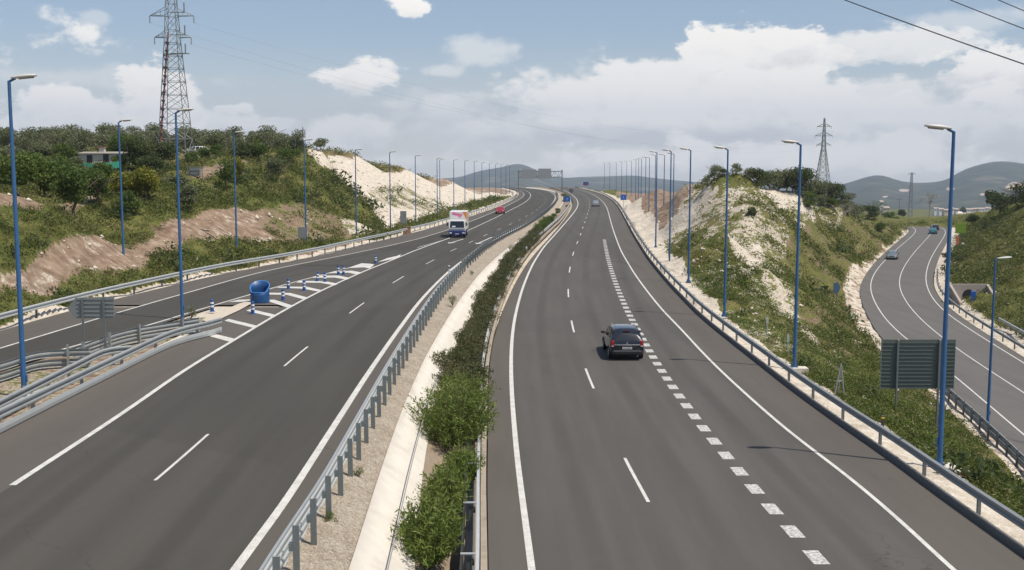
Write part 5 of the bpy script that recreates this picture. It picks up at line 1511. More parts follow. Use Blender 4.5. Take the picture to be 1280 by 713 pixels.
def leaf_mat(name, a, b, c=None, trans=.36):
    if name in MATS: return MATS[name]
    m, g, bs = new_mat(name)
    t = g.n('ShaderNodeAttribute', attribute_name='tint').outputs['Fac']
    col = g.mix(t, a, b)
    if c: col = g.mix(g.step(t, .80, .97), col, c)
    g.put(bs.inputs['Base Color'], col); bs.inputs['Roughness'].default_value = .6; bs.inputs['Specular IOR Level'].default_value = .25
    tr = g.n('ShaderNodeBsdfTranslucent'); g.put(tr.inputs[0], g.mix(.5, col, (.10, .16, .02)))
    mx_ = g.n('ShaderNodeMixShader'); mx_.inputs[0].default_value = trans
    out = [n for n in m.node_tree.nodes if n.type == 'OUTPUT_MATERIAL'][0]
    m.node_tree.links.new(bs.outputs[0], mx_.inputs[1]); m.node_tree.links.new(tr.outputs[0], mx_.inputs[2]); m.node_tree.links.new(mx_.outputs[0], out.inputs[0])
    MATS[name] = m
    return m


def leaves(P, size, rng, aspect=.5, up=0.0, D=None):
    """diamond leaves at points P (n,3); size (n,) -> V,F"""
    n = len(P)
    d = rng.normal(size=(n, 3)) if D is None else D + rng.normal(size=(n, 3)) * .35
    d[:, 2] += up; d /= np.linalg.norm(d, axis=1)[:, None] + 1e-9
    s = np.cross(d, rng.normal(size=(n, 3))); s /= np.linalg.norm(s, axis=1)[:, None] + 1e-9
    L = size[:, None]
    V = np.stack([P - d * L * .5, P + s * L * aspect * .5, P + d * L * .5, P - s * L * aspect * .5], 1).reshape(-1, 3)
    F = np.arange(4 * n).reshape(-1, 4)
    return V, F


def lobes_cloud(lobes, n, size, rng, shell=.45, aspect=.6):
    """lobes = [(centre, radii)]"""
    w = np.array([np.prod(r) ** .67 for c, r in lobes]); w /= w.sum()
    k = rng.choice(len(lobes), n, p=w)
    C = np.array([c for c, r in lobes])[k]; R = np.array([r for c, r in lobes])[k]
    d = rng.normal(size=(n, 3)); d /= np.linalg.norm(d, axis=1)[:, None]
    u = rng.random(n) ** shell
    P = C + d * R * u[:, None]
    V, F = leaves(P, size * rng.uniform(.7, 1.4, n), rng, aspect)
    tl = rng.random(len(lobes)) * .5
    tint = np.clip(tl[k] + rng.random(n) * .5, 0, 1)
    return V, F, np.repeat(tint, 4)


def trunk_mb(mb, rng, h, r, spread, nl=5, lean=.12):
    top = Vector((rng.normal() * lean * h, rng.normal() * lean * h, h * .42))
    mid = top * .5 + Vector((rng.normal() * .06 * h, rng.normal() * .06 * h, 0))
    mb.tube((0, 0, -.3), mid, r, r * .75, 7); mb.tube(mid, top, r * .75, r * .6, 7)
    for i in range(nl):
        a = 2 * math.pi * (i + rng.random() * .6) / nl
        e = top + Vector((math.cos(a) * spread * .55, math.sin(a) * spread * .55, h * (.25 + .2 * rng.random())))
        s = (top if i % 2 else mid.lerp(top, .6)); m_ = s.lerp(e, .5) + Vector((0, 0, .05 * h))
        mb.tube(s, m_, r * .45, r * .32, 5); mb.tube(m_, e, r * .32, r * .14, 5)
    return mb


BARK = simple('bark', (.16, .12, .085), .9, var=.3, scale=10)
L_OLIVE = leaf_mat('olive_leaves', (.105, .120, .058), (.25, .26, .15))
L_GREEN = leaf_mat('orchard_leaves', (.050, .092, .018), (.150, .195, .045))
L_YEL = leaf_mat('yellow_leaves', (.14, .16, .02), (.34, .31, .05))
L_DARK = leaf_mat('dark_leaves', (.040, .060, .022), (.100, .120, .045))
L_HEDGE = leaf_mat('hedge_leaves', (.060, .068, .032), (.155, .140, .065), (.22, .14, .09))
L_OLEA = leaf_mat('shoot_leaves', (.070, .118, .020), (.205, .255, .052), (.33, .33, .11))
L_COVER = leaf_mat('cover_leaves', (.064, .078, .018), (.165, .170, .045), (.30, .25, .12))
L_TWIG = leaf_mat('twig_leaves', (.22, .20, .15), (.34, .31, .25))


def make_tree(label, cat, name, h, w, n, leafm, seed, size=.22, group=None, trunk_r=None, lob=7, low=.32, trunk=True):
    rng = np.random.default_rng(seed)
    t = thing(name, label, cat, group=group)
    mb = trunk_mb(MB(), rng, h, trunk_r or h * .035, w, 5)
    mb.build('trunk', BARK, t)
    lobes = []
    for i in range(lob):
        a = 2 * math.pi * i / lob + rng.random(); rr = w / 2 * rng.uniform(.25, .62)
        lobes.append(((math.cos(a) * rr, math.sin(a) * rr, h * rng.uniform(low + .18, .78)), (w * rng.uniform(.20, .30), w * rng.uniform(.20, .30), h * rng.uniform(.14, .22))))
    lobes.append(((0, 0, h * .72), (w * .28, w * .28, h * .24)))
    V, F, ti = lobes_cloud(lobes, n, size, rng, .4)
    k = V[:, 2] > 0
    me = mesh_np('crown', V, F, leafm, False, {'tint': ti}); link('crown', me, t)
    return t


def put(o, p, used, label=None, rz=0, sc=1):
    if not used.get(o.name):
        used[o.name] = True; r = o; r.location = tuple(float(c) for c in p); r.rotation_euler = (0, 0, rz); r.scale = (sc,) * 3
        if label: r['label'] = label
        return r
    return copy_tree(o, label, p, rz, sc)


USED = {}
# olive grove on the left skyline: nothing tells these trees apart
LBO = 'grey-green olive tree in the dense grove on the left skyline'
ol = [make_tree(LBO, 'olive tree', 'olive_tree', 4.6, 5.0, 1500, L_OLIVE, 100 + i, .30, 'olive grove on the left skyline', low=.12) for i in range(5)]
rng = np.random.default_rng(5); cnt = 0
for Y in (146, 158, 172, 188, 206, 226):
    x0, x1 = at(-45, 200, Y)[0], at({146: 190, 158: 200, 172: 330, 188: 362, 206: 372, 226: 365}[Y], 200, Y)[0]
    n = int((x1 - x0) / 4.6)
    for i in range(n):
        x = x0 + (x1 - x0) * (i + .5) / n + rng.normal() * .7; y = Y + rng.normal() * 2.2
        if abs(x + 50) < 5 and abs(y - 160) < 6: continue
        if Y < 150 and abs(x - at(122, 200, Y)[0]) < 4: continue
        z = tz(x, y); put(ol[cnt % 5], (x, y, z - .1), USED, None, rng.random() * 6.28, rng.uniform(.75, 1.08)); cnt += 1
# trees of the terrace: (px, py of the foot, width px, height px, depth, material, label)
TR = [(96, 222, 26, 20, 118, L_OLIVE, 'greyish shrub hiding the left corner of the small house'), (150, 222, 26, 24, 119, L_GREEN, 'green shrub hiding the right corner of the small house'), (8, 258, 46, 46, 88, L_GREEN, 'green orchard tree behind the left edge lamp'), (60, 254, 44, 46, 90, L_GREEN, 'green tree filling the gap between the two nearest orchard trees'),
      (30, 232, 70, 36, 112, L_OLIVE, 'greyish tree behind the first row of orchard trees at the left edge'), (100, 236, 46, 30, 108, L_GREEN, 'low green tree just below the green netting'), (128, 240, 36, 30, 104, L_GREEN, 'green tree left of the yellow trees, in front of the netting'),
      (190, 236, 40, 34, 112, L_DARK, 'dark bushy tree behind the right yellow tree'), (160, 252, 30, 16, 92, L_GREEN, 'low green bush under the yellow trees'), (222, 236, 34, 18, 108, L_OLIVE, 'grey-green scrub bush around the pylon foot'), (234, 244, 30, 16, 100, L_OLIVE, 'grey-green scrub bush right below the pylon foot'),
      (14, 214, 50, 30, 130, L_OLIVE, 'grey olive tree behind the short netting at the left edge'), (52, 212, 40, 26, 134, L_OLIVE, 'grey olive tree left of the light green tree'),
      (305, 212, 34, 22, 146, L_DARK, 'dark low tree below the teal netting'), (240, 214, 26, 18, 146, L_GREEN, 'small green tree left of the white parked vehicle'), (362, 206, 30, 20, 158, L_GREEN, 'green bush tree on the top of the green mound'),
      (38, 263, 92, 66, 79, L_GREEN, 'leafy green orchard tree nearest the left edge lamp, on bare soil'),
      (-22, 262, 70, 60, 79, L_GREEN, 'orchard tree cut by the left frame edge'),
      (92, 256, 50, 52, 84, L_GREEN, 'smaller green orchard tree right of the nearest orchard tree'),
      (118, 251, 44, 44, 92, L_GREEN, 'green orchard tree left of the yellow bushes'),
      (70, 236, 60, 44, 104, L_GREEN, 'rear orchard tree below the left end of the green netting'),
      (150, 248, 40, 34, 98, L_YEL, 'left yellow-leaved tree below the small house'),
      (181, 245, 42, 40, 99, L_YEL, 'right yellow-leaved tree beside the pylon foot'),
      (172, 224, 56, 42, 120, L_DARK, 'dark green round tree behind the yellow trees'),
      (205, 222, 40, 34, 126, L_DARK, 'dark tree behind the red and white mast foot'),
      (284, 224, 22, 30, 120, L_GREEN, 'small orchard tree left of the lamp on the grassy terrace'),
      (297, 220, 20, 26, 124, L_YEL, 'small yellowish tree right of the lamp on the grassy terrace'),
      (258, 212, 20, 22, 148, L_GREEN, 'small tree right of the white parked vehicle'),
      (270, 212, 22, 24, 148, L_GREEN, 'small tree in front of the teal netting'),
      (322, 212, 34, 30, 146, L_GREEN, 'bright green tree at the right end of the teal netting'),
      (343, 214, 30, 20, 142, L_OLIVE, 'greyish bush tree at the right end of the grassy terrace'),
      (82, 214, 34, 34, 128, L_GREEN, 'light green tree left of the small house'),
      (104, 210, 26, 44, 140, L_OLIVE, 'slender olive tree rising behind the small house'),
      (150, 208, 40, 42, 140, L_GREEN, 'broad light green tree right behind the small house'),
      (401, 187, 22, 14, 172, L_OLIVE, 'round olive bush on the crest where the chalk slope begins'),
      (372, 198, 24, 26, 168, L_OLIVE, 'olive tree behind the thin power pole'),
      (352, 192, 30, 26, 176, L_OLIVE, 'olive tree left of the thin power pole')]
for i, (px, py, w, h, Y, m_l, lb) in enumerate(TR):
    q = at(px, py, Y); W_ = w * Y / F_PX; H_ = h * Y / F_PX * 1.05; z = tz(q[0], Y)
    H_ = max(H_, q[2] + h * Y / F_PX - z)
    t = make_tree(lb, 'tree', 'orchard_tree' if m_l in (L_GREEN, L_YEL) else 'olive_tree', H_, W_ * 1.05, int(900 + 18000 * min(1, (w / 70)) ** 2 * .35), m_l, 300 + i, .16 + W_ * .012, low=.16 if Y > 85 else .28)
    t.location = (float(q[0]), Y, z - .05)
# olives along the skyline of the right hill
def skyline(px):
    best = None
    for py in np.arange(296, 206, -1.5):
        q = hit(px, float(py), 60)
        if q[1] < 320: best = q
        elif best is not None: break
    return best


rng = np.random.default_rng(8)
ro = [make_tree('x', 'olive tree', 'olive_tree', 3.0, 3.6, 1300, L_OLIVE if i < 2 else L_DARK, 500 + i, .22, 'olives on the right hill crest', low=.05) for i in range(3)]
RX = [(884, .55), (894, .7), (903, .45), (921, .55), (938, .6), (950, .75), (962, .8), (972, .85), (983, .8), (994, .9), (1004, 1.0), (1014, .9), (1024, .95), (1035, .9), (1046, .9), (1057, .8), (1068, .75), (1087, .85), (1094, .7), (990, 1.0), (1000, 1.1), (1020, 1.0), (1030, 1.05), (1041, .95), (1009, .8), (967, .7), (945, .6)]
for i, (px, s) in enumerate(RX):
    sp_ = skyline(px); x, Yr, z = sp_
    s *= 1.0 if px < 945 else 1.45
    put(ro[i % 3], (x, Yr, z - .15), USED, (f'{ORD[i] if i else "first"} olive bush from the left on the crest of the right hill' if i < 19 else f'olive bush of the dense clump on the right hill crest, {ORD[i-19] if i>19 else "first"} in its front row'), rng.random() * 6, s)
# bushes on the flank, front side
for i, (px, py, w, h) in enumerate([(1012, 262, 26, 22), (1027, 258, 20, 16), (1040, 262, 18, 14), (1060, 270, 18, 16), (1096, 268, 24, 18), (940, 268, 12, 9), (1100, 290, 20, 12)]):
    q = hit(px, py, 60); Y = q[1]
    t = make_tree(['largest round bush on the shaded flank of the right hill', 'round bush right of the largest flank bush', 'third flank bush along the right hill', 'flank bush below the bare tree', 'dark bush at the right end of the crest', 'tiny bush on the white patch of the right hill', 'bush low at the right end of the hill above the slip road'][i], 'bush', 'bush', h * Y / F_PX, w * Y / F_PX, 1500, L_OLIVE if i % 2 else L_GREEN, 600 + i, .2, low=0.0)
    t.location = (q[0], Y, q[2] - .1)
q = hit(1183, 345, 60); t = make_tree('round dark green bush on the outer verge of the slip road bend', 'bush', 'bush', 2.6, 2.5, 2200, L_DARK, 640, .16, low=0.0); t.location = (float(S_aR.x(175)) + 2.0, 175, -5.6)
for i, (px, Y, w, h, lb) in enumerate([(1252, 205, 38, 34, 'large dark olive tree on the right bank skyline'), (1276, 195, 36, 36, 'large dark olive tree cut by the right frame edge'), (1300, 190, 40, 36, 'dark olive tree just outside the right frame edge'), (1240, 215, 24, 24, 'smaller dark olive tree left of the large ones on the right bank'), (1207, 250, 16, 12, 'small shrub behind the lime panel sign'), (1216, 240, 18, 12, 'low shrub right of the lime panel sign')]):
    x = at(px, 260, Y)[0]; t = make_tree(lb, 'olive tree' if i < 4 else 'shrub', 'olive_tree' if i < 4 else 'shrub', h * Y / F_PX, w * Y / F_PX, 2400, L_DARK, 660 + i, .26, low=.02); t.location = (x, Y, tz(x, Y) - .1)
# far trees near the bend and the village
for i, (px, Y, w, h, lb, m_l) in enumerate([(1204, 1250, 11, 15, 'round dark tree between the village houses', L_DARK), (1143, 700, 10, 12, 'small dark tree left of the bare tree beyond the slip road', L_DARK), (1112, 360, 26, 12, 'bushes tree beyond the left end of the slip road bend', L_GREEN), (1128, 520, 12, 10, 'small dark tree beyond the crest of the bend', L_DARK), (1185, 620, 14, 8, 'low dark tree behind the near right lamp', L_DARK)]):
    x = at(px, 260, Y)[0]; t = make_tree(lb, 'tree', 'tree', h * Y / F_PX, w * Y / F_PX, 1200, m_l, 700 + i, .3 * Y / 300, low=.02); t.location = (x, Y, tz(x, Y) - .1)
for i, (px, py, Y, hp, lb) in enumerate([(1054, 236, 205, 34, 'bare pale twiggy tree on the right hill crest'), (1161, 272, 380, 32, 'pale leafless tree beyond the slip road bend'), (890, 222, 152, 16, 'thin twiggy shrub at the left end of the right hill crest')]):
    rng = np.random.default_rng(800 + i); x = at(px, py, Y)[0]; z = tz(x, Y); H = hp * Y / F_PX
    t = thing('bare_tree', lb, 'tree', (x, Y, z)); mb = MB(); tips = []
    def grow(p, d, l, r, k):
        e = p + d * l; mb.tube(p, e, r, r * .65, 5, caps=False)
        if k == 0: tips.append(e); return
        for _ in range(3):
            nd = (d + Vector(rng.normal(size=3) * .45)).normalized(); nd.z = abs(nd.z) * .8 + .1; grow(e, nd.normalized(), l * .70, r * .6, k - 1)
    grow(Vector((0, 0, -.3)), Vector((.05, 0, 1)), H * .36, H * .018, 4)
    mb.build('trunk', simple('pale_bark', (.33, .29, .24), .9), t)
    P = np.array([list(v) for v in tips]); P = np.repeat(P, 4, 0) + rng.normal(size=(len(P) * 4, 3)) * H * .03
    V, F = leaves(P, np.full(len(P), .035 * H), rng); link('crown', mesh_np('crown', V, F, L_TWIG, False, {'tint': rng.random(len(V))}), t)


# shrubs of the median
def shoot_shrub(label, n_sh, height, rx, ry, seed, group=None, leaf=.15, per=16):
    rng = np.random.default_rng(seed); t = thing('shrub', label, 'shrub', group=group)
    mb = MB(); P = []; D = []; T = []
    for i in range(n_sh):
        a = rng.random() * 6.283; u = math.sqrt(rng.random()); q = u * .55
        b = Vector((math.cos(a) * rx * q, math.sin(a) * ry * q, 0)); hh_ = height * rng.uniform(.45, 1.15) * (1 - .35 * u * u)
        e = Vector((math.cos(a) * rx * u * rng.uniform(.8, 1.25), math.sin(a) * ry * u * rng.uniform(.8, 1.2), hh_)); m_ = b.lerp(e, .5) + Vector((0, 0, hh_ * .12))
        if i % 2 == 0: mb.tube(b, m_, .014, .010, 4, caps=False); mb.tube(m_, e, .010, .005, 4, caps=False)
        ti = rng.random() * .55
        for k in range(per):
            f_ = rng.uniform(.18, 1.02); p = (b.lerp(m_, f_ * 2) if f_ < .5 else m_.lerp(e, f_ * 2 - 1)) + Vector(rng.normal(size=3) * .035)
            ax = (e - m_).normalized() * .6 + Vector(rng.normal(size=3)).normalized() * .75
            P.append(list(p)); D.append(list(ax)); T.append(ti + rng.random() * .3 + (.22 if f_ > .85 else 0))
    mb.build('stems', simple('green_stem', (.13, .11, .05), .8), t)
    P = np.array(P); D = np.array(D); D /= np.linalg.norm(D, axis=1)[:, None]
    V, F = leaves(P + D * leaf * .45, leaf * rng.uniform(.7, 1.3, len(P)), rng, .24, 0, D)
    link('leaves', mesh_np('leaves', V, F, L_OLEA, False, {'tint': np.repeat(np.clip(T, 0, 1), 4)}), t)
    return t


def medz(x, Y):
    c, e = mx(Y, 2), mx(Y, 3); t = min(max((x - c) / max(e - c, .1), 0), 1)
    return zm2(Y) * (1 - t) + zR(Y) * t
def mput(t, px, py, Y, dz=-.03, rz=0):
    x = at(px, py, Y)[0]; t.location = (float(x), Y, medz(float(x), Y) + dz); t.rotation_euler = (0, 0, rz)


s = shoot_shrub('bright green leafy shrub in the median at the bottom of the photo, nearest one', 330, 1.35, .82, 1.9, 1, per=20); mput(s, 539, 690, 25.6)
s = shoot_shrub('bright green shrub beside the dark barrier, second from the bottom', 230, 1.15, .66, 1.8, 2, per=18); mput(s, 556, 620, 29.5)
s = shoot_shrub('large bright green shrub leaning over the median barrier, casting a shadow on the concrete', 480, 1.95, 1.5, 2.7, 3, per=20); mput(s, 567, 545, 37.5)
s = shoot_shrub('green shrub right behind the large bright one', 330, 1.5, 1.25, 2.1, 4, per=18); mput(s, 578, 487, 42.5)
s = shoot_shrub('low green shoot at the base between two bright median shrubs', 160, 1.05, .6, 1.3, 5, per=18); mput(s, 577, 575, 33)


def low_shrub(seed, h, w, leafm, n=2600, size=.11, label='x', group=None, name='shrub'):
    rng = np.random.default_rng(seed); t = thing(name, label, 'shrub', group=group)
    lobes = []
    for i in range(9):
        a = rng.random() * 6.28; r_ = w * .5 * rng.uniform(.1, .62); lobes.append(((math.cos(a) * r_, math.sin(a) * r_, h * rng.uniform(.2, .7)), (w * rng.uniform(.14, .24), w * rng.uniform(.14, .24), h * rng.uniform(.18, .34))))
    V, F, ti = lobes_cloud(lobes, n, size, rng, .5, .35); link('leaves', mesh_np('leaves', V, F, leafm, False, {'tint': ti}), t)
    mb = MB()
    for i in range(7): a = rng.random() * 6.28; mb.tube((0, 0, -.1), (math.cos(a) * w * .3, math.sin(a) * w * .3, h * .6), .02, .008, 4)
    mb.build('stems', BARK, t)
    return t


GH = 'reddish-green hedge shrubs of the median'
LH = 'dark reddish-green shrub in the continuous median hedge'
hs = [low_shrub(20 + i, 1.30, 2.3, L_HEDGE, label=LH, group=GH) for i in range(5)]
Y = 46.0; i = 0; rng = np.random.default_rng(3)
while Y < 150:
    c, e = mx(Y, 2), mx(Y, 3); wdt = e - c
    for f_ in ((.2, .75) if wdt > 1.7 else (.5,)):
        x = c + wdt * f_ + rng.normal() * .12
        put(hs[i % 5], (x, Y + rng.normal() * .3, medz(x, Y) - .08), USED, None, rng.random() * 6.28, rng.uniform(1.05, 1.45) * min(1.1, max(.82, wdt / 1.9))); i += 1
    Y += 1.35
gsb = [low_shrub(40 + i, 1.7, 2.8, L_GREEN, label='bright green shrub in the far median clump where the two roads converge', group='green shrubs of the far median', n=2200, size=.14) for i in range(2)]
for k, Y in enumerate([153, 158, 164, 169, 175, 181, 187]):
    put(gsb[k % 2], (mx(Y, 2) + .4 * (mx(Y, 3) - mx(Y, 2)), Y, zR(Y)), USED, None, k * 1.3, 1.0)
fs = low_shrub(46, 1.2, 2.2, L_OLIVE, label='x', group='small shrubs of the median nose', n=1200, size=.16)
for k, (Y, f_, s) in enumerate([(212, .3, .8), (226, .35, .9), (262, .75, .8), (300, .4, 1.5), (325, .5, 1.7), (350, .5, 1.6), (238, .25, .9)]):
    x = mx(Y, 1) + f_ * (mx(Y, 3) - mx(Y, 1)); put(fs, (x, Y, zR(Y) - .2), USED, ['small median shrub just beyond the bright green clump', 'second small shrub beyond the bright green clump', 'low shrub below the blue median sign', 'bush left of the blue median sign', 'bush behind the blue median sign', 'farthest bush of the median nose', 'third small shrub beyond the bright green clump'][k], k, s)
for k, (px, py, s, lb) in enumerate([(447, 597, .42, 'small weed on the median gravel between guardrail and concrete channel'), (412, 656, .42, 'tiny weed on the median gravel near the bottom of the photo'), (566, 381, .75, 'dry shrub at the concrete channel below the hedge'), (590, 344, .5, 'small dry weed behind the end of the tall guardrail posts'), (238, 398, .9, 'greyish weed between the gore guardrails beside the lamp')]):
    zf = (lambda Y: zL(Y) - .2) if px > 300 else zL
    q = on(px, py, zf); o = low_shrub(60 + k, .9, 1.1, L_OLEA if k < 2 else L_OLIVE, 420, .09, lb, name='weed'); o.location = tuple(q); o.scale = (s,) * 3

# ------------------------------------------------------------------ ground cover on the banks (nobody could count it)
def cover(name, n, amin, amax, rmin, rmax, seed, leafm, base=.42, per=16, only=None, thr=(.48, .72), zofs=0, flat=.75):
    rng = np.random.default_rng(seed)
    a = rng.uniform(amin, amax, n); r = np.exp(rng.uniform(math.log(rmin), math.log(rmax), n))
    X = np.sin(a) * r; Y = np.cos(a) * r
    d1, d2 = corridor_dist(X, Y); k = (d1 > .7) & (d2 > .7)
    X, Y, r = X[k], Y[k], r[k]
    ch, gr, oc = zones_at(X, Y)
    v = gr + fbm(X / 5, Y / 5, seed) * .9 + fbm(X / 1.3, Y / 1.3, seed + 1) * .5
    k = rng.random(len(X)) < np.clip((v - thr[0]) / (thr[1] - thr[0]), 0, 1)
    k &= gr > .04
    if only is not None: k &= only(X, Y, gr, ch, oc)
    X, Y, r, oc = X[k], Y[k], r[k], oc[k]; Z = terrain_z(X, Y)
    # keep only tufts the slope does not hide completely is not needed: they stand where they stand
    m = len(X); s = base * rng.uniform(.55, 1.5, m) * np.clip(r / 75, .8, 2.4)
    d = rng.normal(size=(m, per, 3)); d /= np.linalg.norm(d, axis=2)[..., None]; d[..., 2] = np.abs(d[..., 2]) * flat
    u = rng.random((m, per, 1)) ** .5
    P = np.stack([X, Y, Z + zofs], 1)[:, None, :] + d * u * s[:, None, None]
    lsz = np.repeat(s[:, None] * .27, per, 1) * rng.uniform(.6, 1.3, (m, per))
    V, F = leaves(P.reshape(-1, 3), lsz.ravel(), rng, .42, .25)
    tt = np.clip(.5 + fbm(X / 7, Y / 7, seed + 9) * 1.5 + rng.normal(size=m) * .16, 0, .9)
    tint = np.clip(np.repeat(tt[:, None], per, 1) + rng.uniform(-.15, .15, (m, per)), 0, 1)
    o = link(name, mesh_np(name, V, F, leafm, False, {'tint': np.repeat(tint.ravel(), 4)})); tag(o, kind='stuff')
    return m


A0 = math.radians
n1_ = cover('ground_cover', 30000, A0(-29), A0(2), 45, 330, 11, L_COVER, base=.50, per=34)
n2_ = cover('ground_cover', 30000, A0(3), A0(29), 34, 330, 12, L_COVER, base=.46, per=34)
n3_ = cover('scrub', 9000, A0(-29), A0(29), 40, 300, 13, L_GREEN, base=.55, per=30, thr=(.35, 1.6))
n4_ = cover('grass', 9000, A0(8), A0(29), 34, 110, 14, L_OLEA, base=.40, per=26, thr=(.55, .85), flat=1.1)
n5_ = cover('shrub_cover', 3600, A0(-29), A0(29), 36, 300, 15, L_DARK, base=.95, per=120, thr=(.75, 1.7), flat=.85)
n6_ = cover('dry_stalks', 9000, A0(-29), A0(29), 36, 300, 16, leaf_mat('dry_leaves', (.22, .18, .09), (.40, .34, .19)), base=.42, per=16, thr=(.3, 1.3), flat=1.3)


def rubble(n, seed):
    rng = np.random.default_rng(seed); a = rng.uniform(A0(-29), A0(29), n); r = np.exp(rng.uniform(math.log(28), math.log(300), n)); X = np.sin(a) * r; Y = np.cos(a) * r
    d1, d2 = corridor_dist(X, Y); k = (d1 > 2.6) & (d2 > 1.5); X, Y, r = X[k], Y[k], r[k]
    ch, gr, oc = zones_at(X, Y); k = rng.random(len(X)) < .8 * np.clip(ch * 1.1 - gr * .55 + fbm(X / 6, Y / 6, seed) * .9, 0, 1); X, Y, r = X[k], Y[k], r[k]
    Z = terrain_z(X, Y); m = len(X); s = np.minimum(rng.gamma(2.0, .04, m), .22) * np.clip(r / 60, .8, 2.0)
    base = np.array([(1, 0, 0), (0, 1, 0), (-1, 0, 0), (0, -1, 0), (0, 0, .8), (0, 0, -.6)], float)
    V = base[None] * s[:, None, None] * rng.uniform(.55, 1.35, (m, 6, 3)); th = rng.uniform(0, 6.28, m); c_, s_ = np.cos(th), np.sin(th)
    Vx = V[..., 0] * c_[:, None] - V[..., 1] * s_[:, None]; Vy = V[..., 0] * s_[:, None] + V[..., 1] * c_[:, None]
    V = np.stack([Vx + X[:, None], Vy + Y[:, None], V[..., 2] + Z[:, None] + s[:, None] * .15], -1).reshape(-1, 3)
    T = np.array([(0, 1, 4), (1, 2, 4), (2, 3, 4), (3, 0, 4), (1, 0, 5), (2, 1, 5), (3, 2, 5), (0, 3, 5)])
    F = (np.arange(m)[:, None, None] * 6 + T[None]).reshape(-1, 3)
    o = link('rubble', mesh_np('rubble', V, F, simple('chalk_stone', (.58, .51, .41), .95, var=.3, scale=.7))); tag(o, kind='stuff'); return m


n7_ = rubble(26000, 17)
print('cover tufts', n5_, n6_, n7_, n1_, n2_, n3_, n4_)

# ------------------------------------------------------------------ house, nettings, village
WALL = simple('white_wall', (.50, .46, .40), .9, var=.12, scale=1.5); TILE = simple('roof_tiles', (.28, .13, .08), .85, var=.25, scale=3); DARKW = simple('dark_window', (.015, .015, .018), .3)
Y = 128.0; l = at(99, 210, Y); r_ = at(154, 192, Y); zg = tz((l[0] + r_[0]) / 2, Y); Wd = r_[0] - l[0]; Hh = r_[2] - zg
t = thing('house', 'small pale farm house with a chimney half hidden behind the orchard', 'house', ((l[0] + r_[0]) / 2, Y, zg))
mb = MB(); mb.box((0, 2.2, Hh / 2 - .2), (Wd, 4.4, Hh + .4)); mb.build('wall', WALL, t)
mb = MB(); mb.prism([(-.2, Hh), (4.6, Hh), (2.2, Hh + .25)], 'x', -Wd / 2 - .25, Wd / 2 + .25); rf = mb.build('roof', simple('old_roof', (.30, .27, .23), .9, var=.2, scale=3), t)
cx_ = at(121.5, 188, Y)[0] - t.location.x
mb = MB(); mb.box((cx_, 1.6, Hh + .4), (.62, .6, .6)); mb.build('chimney', WALL, rf)
mb = MB(); mb.box((cx_, 1.6, Hh + .76), (.8, .78, .12)); mb.build('chimney_cap', TILE, rf)
for a_, b_ in ((112, 199), (132.5, 198)):
    q = at(a_, b_, Y); mb = MB(); mb.box((q[0] - t.location.x, -.01, q[2] - zg), (.66, .08, .95)); w_ = mb.build('window', DARKW, t); mb = MB(); mb.box((q[0] - t.location.x, -.06, q[2] - zg - .52), (.8, .14, .08)); mb.build('sill', WALL, w_)
NET = simple('green_netting', (.03, .27, .17), .7, var=.2, scale=2); NET2 = simple('teal_netting', (.03, .17, .13), .6, var=.15)


def netting(lb, pts, Y, mat, thick=.04):
    V = []
    P = [at(a, b, Y + dy) for a, b, dy in pts]; x0, y0, z0 = P[0]
    t = thing('shade_netting', lb, 'netting', (x0, y0, tz(x0, y0)))
    top = [Vector((p[0] - x0, p[1] - y0, p[2] - t.location.z)) for p in P]
    mb = MB(); h = .75
    for u, v in zip(top, top[1:]):
        for k in range(6):
            a, b = u.lerp(v, k / 6), u.lerp(v, (k + 1) / 6); sg = .10 * math.sin(math.pi * k / 6); sg2 = .10 * math.sin(math.pi * (k + 1) / 6)
            mb.add([a - Vector((0, 0, sg)), b - Vector((0, 0, sg2)), b - Vector((0, thick, h)), a - Vector((0, thick, h))], [(0, 1, 2, 3)])
    mb.build('net', mat, t, fix=False)
    for u in top: mb = MB(); mb.tube((u.x, u.y + .05, -.2), (u.x, u.y + .05, u.z + .05), .04, n=6); mb.build('post', BARK, t)


netting('bright green shade netting stretched in front of the small house', [(88, 208, 0), (104, 204, -2), (128, 203.5, -2), (150, 201, -1)], 116, NET)
netting('dull teal netting behind the small terrace trees', [(262, 193, 0), (282, 192, 1), (305, 193.5, 0)], 152, NET2)
netting('short green netting seen between the orchard trees at the left edge', [(-10, 205, 0), (22, 207, 0)], 112, NET2)
c = make_car('white vehicle half hidden behind bushes right of the tall pylon', 'car', 'car', simple('paint_white', (.75, .75, .74), .3, coat=.4), HATCH)
q = hit(245, 203, 60); c.location = (q[0], 168, tz(at(245, 200, 168)[0], 168)); c.location.x = at(245, 200, 168)[0]; c.rotation_euler = (0, 0, 1.35)

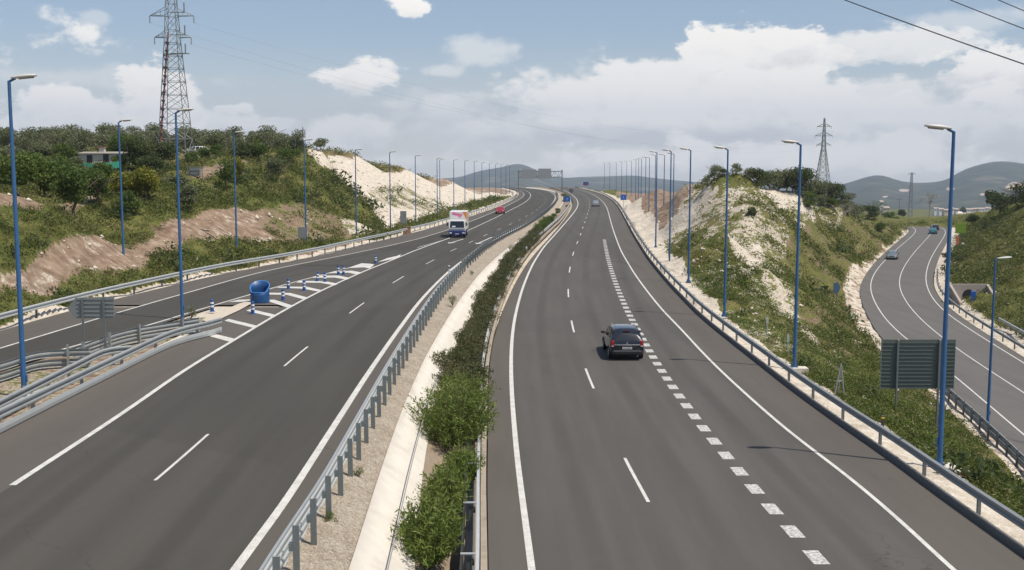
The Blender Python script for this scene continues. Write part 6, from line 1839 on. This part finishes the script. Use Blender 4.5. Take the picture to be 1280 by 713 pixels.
VW = simple('village_white', (.78, .76, .70), .8, var=.08); VR = simple('village_roof', (.42, .34, .28), .9, var=.2); VC = simple('village_cream', (.62, .50, .38), .85)
VB = simple('industrial_blue', (.10, .20, .45), .6)
VIL = [(1102.5, 257, 1100, 4, 9, VW, 'tall white village building just right of the hill'), (1108.5, 262, 1080, 7, 4, VC, 'pinkish low house right of the tall white one'),
       (1171, 264, 1350, 6, 6, VW, 'white house at the left end of the main village group'), (1177, 265, 1330, 6, 6.5, VW, 'second white house of the main village group'), (1184, 265.5, 1300, 7, 5, VC, 'cream house left of the near lamp pole'), (1190, 264, 1360, 5, 6, VW, 'white house right behind the near lamp pole'),
       (1196, 264, 1380, 5, 4, VC, 'cream house between lamp pole and round tree'), (1212, 264.5, 1350, 7, 5, VW, 'white house right of the round dark village tree'), (1219, 263.5, 1400, 6, 4, VC, 'cream house in the right half of the village'), (1227, 263.5, 1400, 8, 4.5, VW, 'wide white house in the right half of the village'), (1235, 262.5, 1420, 6, 4, VW, 'white house near the right end of the village'), (1241, 263, 1420, 5, 3.5, VC, 'last cream house at the right end of the village'),
       (1205, 270, 1180, 18, 4.5, VW, 'long low white warehouse in front of the village'), (1201, 268, 1210, 5, 3, VB, 'blue-fronted shed on the left of the long warehouse')]
for px, py, Y, w, h, m_v, lb in VIL:
    q = at(px, py, Y); W_ = w * Y / F_PX; z = tz(q[0], Y); H_ = q[2] + h / 2 * Y / F_PX - z; H_ = max(H_, h * Y / F_PX)
    t = thing('village_house', lb, 'house', (q[0], Y, z))
    mb = MB(); mb.box((0, 4, H_ / 2 - .5), (W_, 8, H_ + 1)); mb.build('wall', m_v, t)
    mb = MB(); mb.prism([(-.5, H_), (8.5, H_), (4, H_ + 1.4)], 'x', -W_ / 2 - .4, W_ / 2 + .4); mb.build('roof', VR if m_v is not VB else VW, t)
    for k in range(max(2, int(W_ / 3.5))):
        xx = -W_ / 2 + (k + .5) * W_ / max(2, int(W_ / 3.5)); mb = MB(); mb.box((xx, -.02, H_ - 2.0), (1.1, .1, 1.3)); mb.build('window', DARKW, t)

# ------------------------------------------------------------------ air
hz = MB(); hz.box((0, 3600, 200), (20000, 11600, 640))
# box from below the lowest ground to above the highest thing
hm = bpy.data.materials.new('haze'); hm.use_nodes = True; hn = hm.node_tree; hn.nodes.clear()
ho = hn.nodes.new('ShaderNodeOutputMaterial'); hv = hn.nodes.new('ShaderNodeVolumePrincipled')
hv.inputs['Color'].default_value = (.70, .82, 1.0, 1); hv.inputs['Density'].default_value = HAZE_DENSITY; hv.inputs['Anisotropy'].default_value = .0
hn.links.new(hv.outputs[0], ho.inputs['Volume'])
if HAZE_DENSITY > 0: tag(hz.build('haze', hm), kind='stuff')
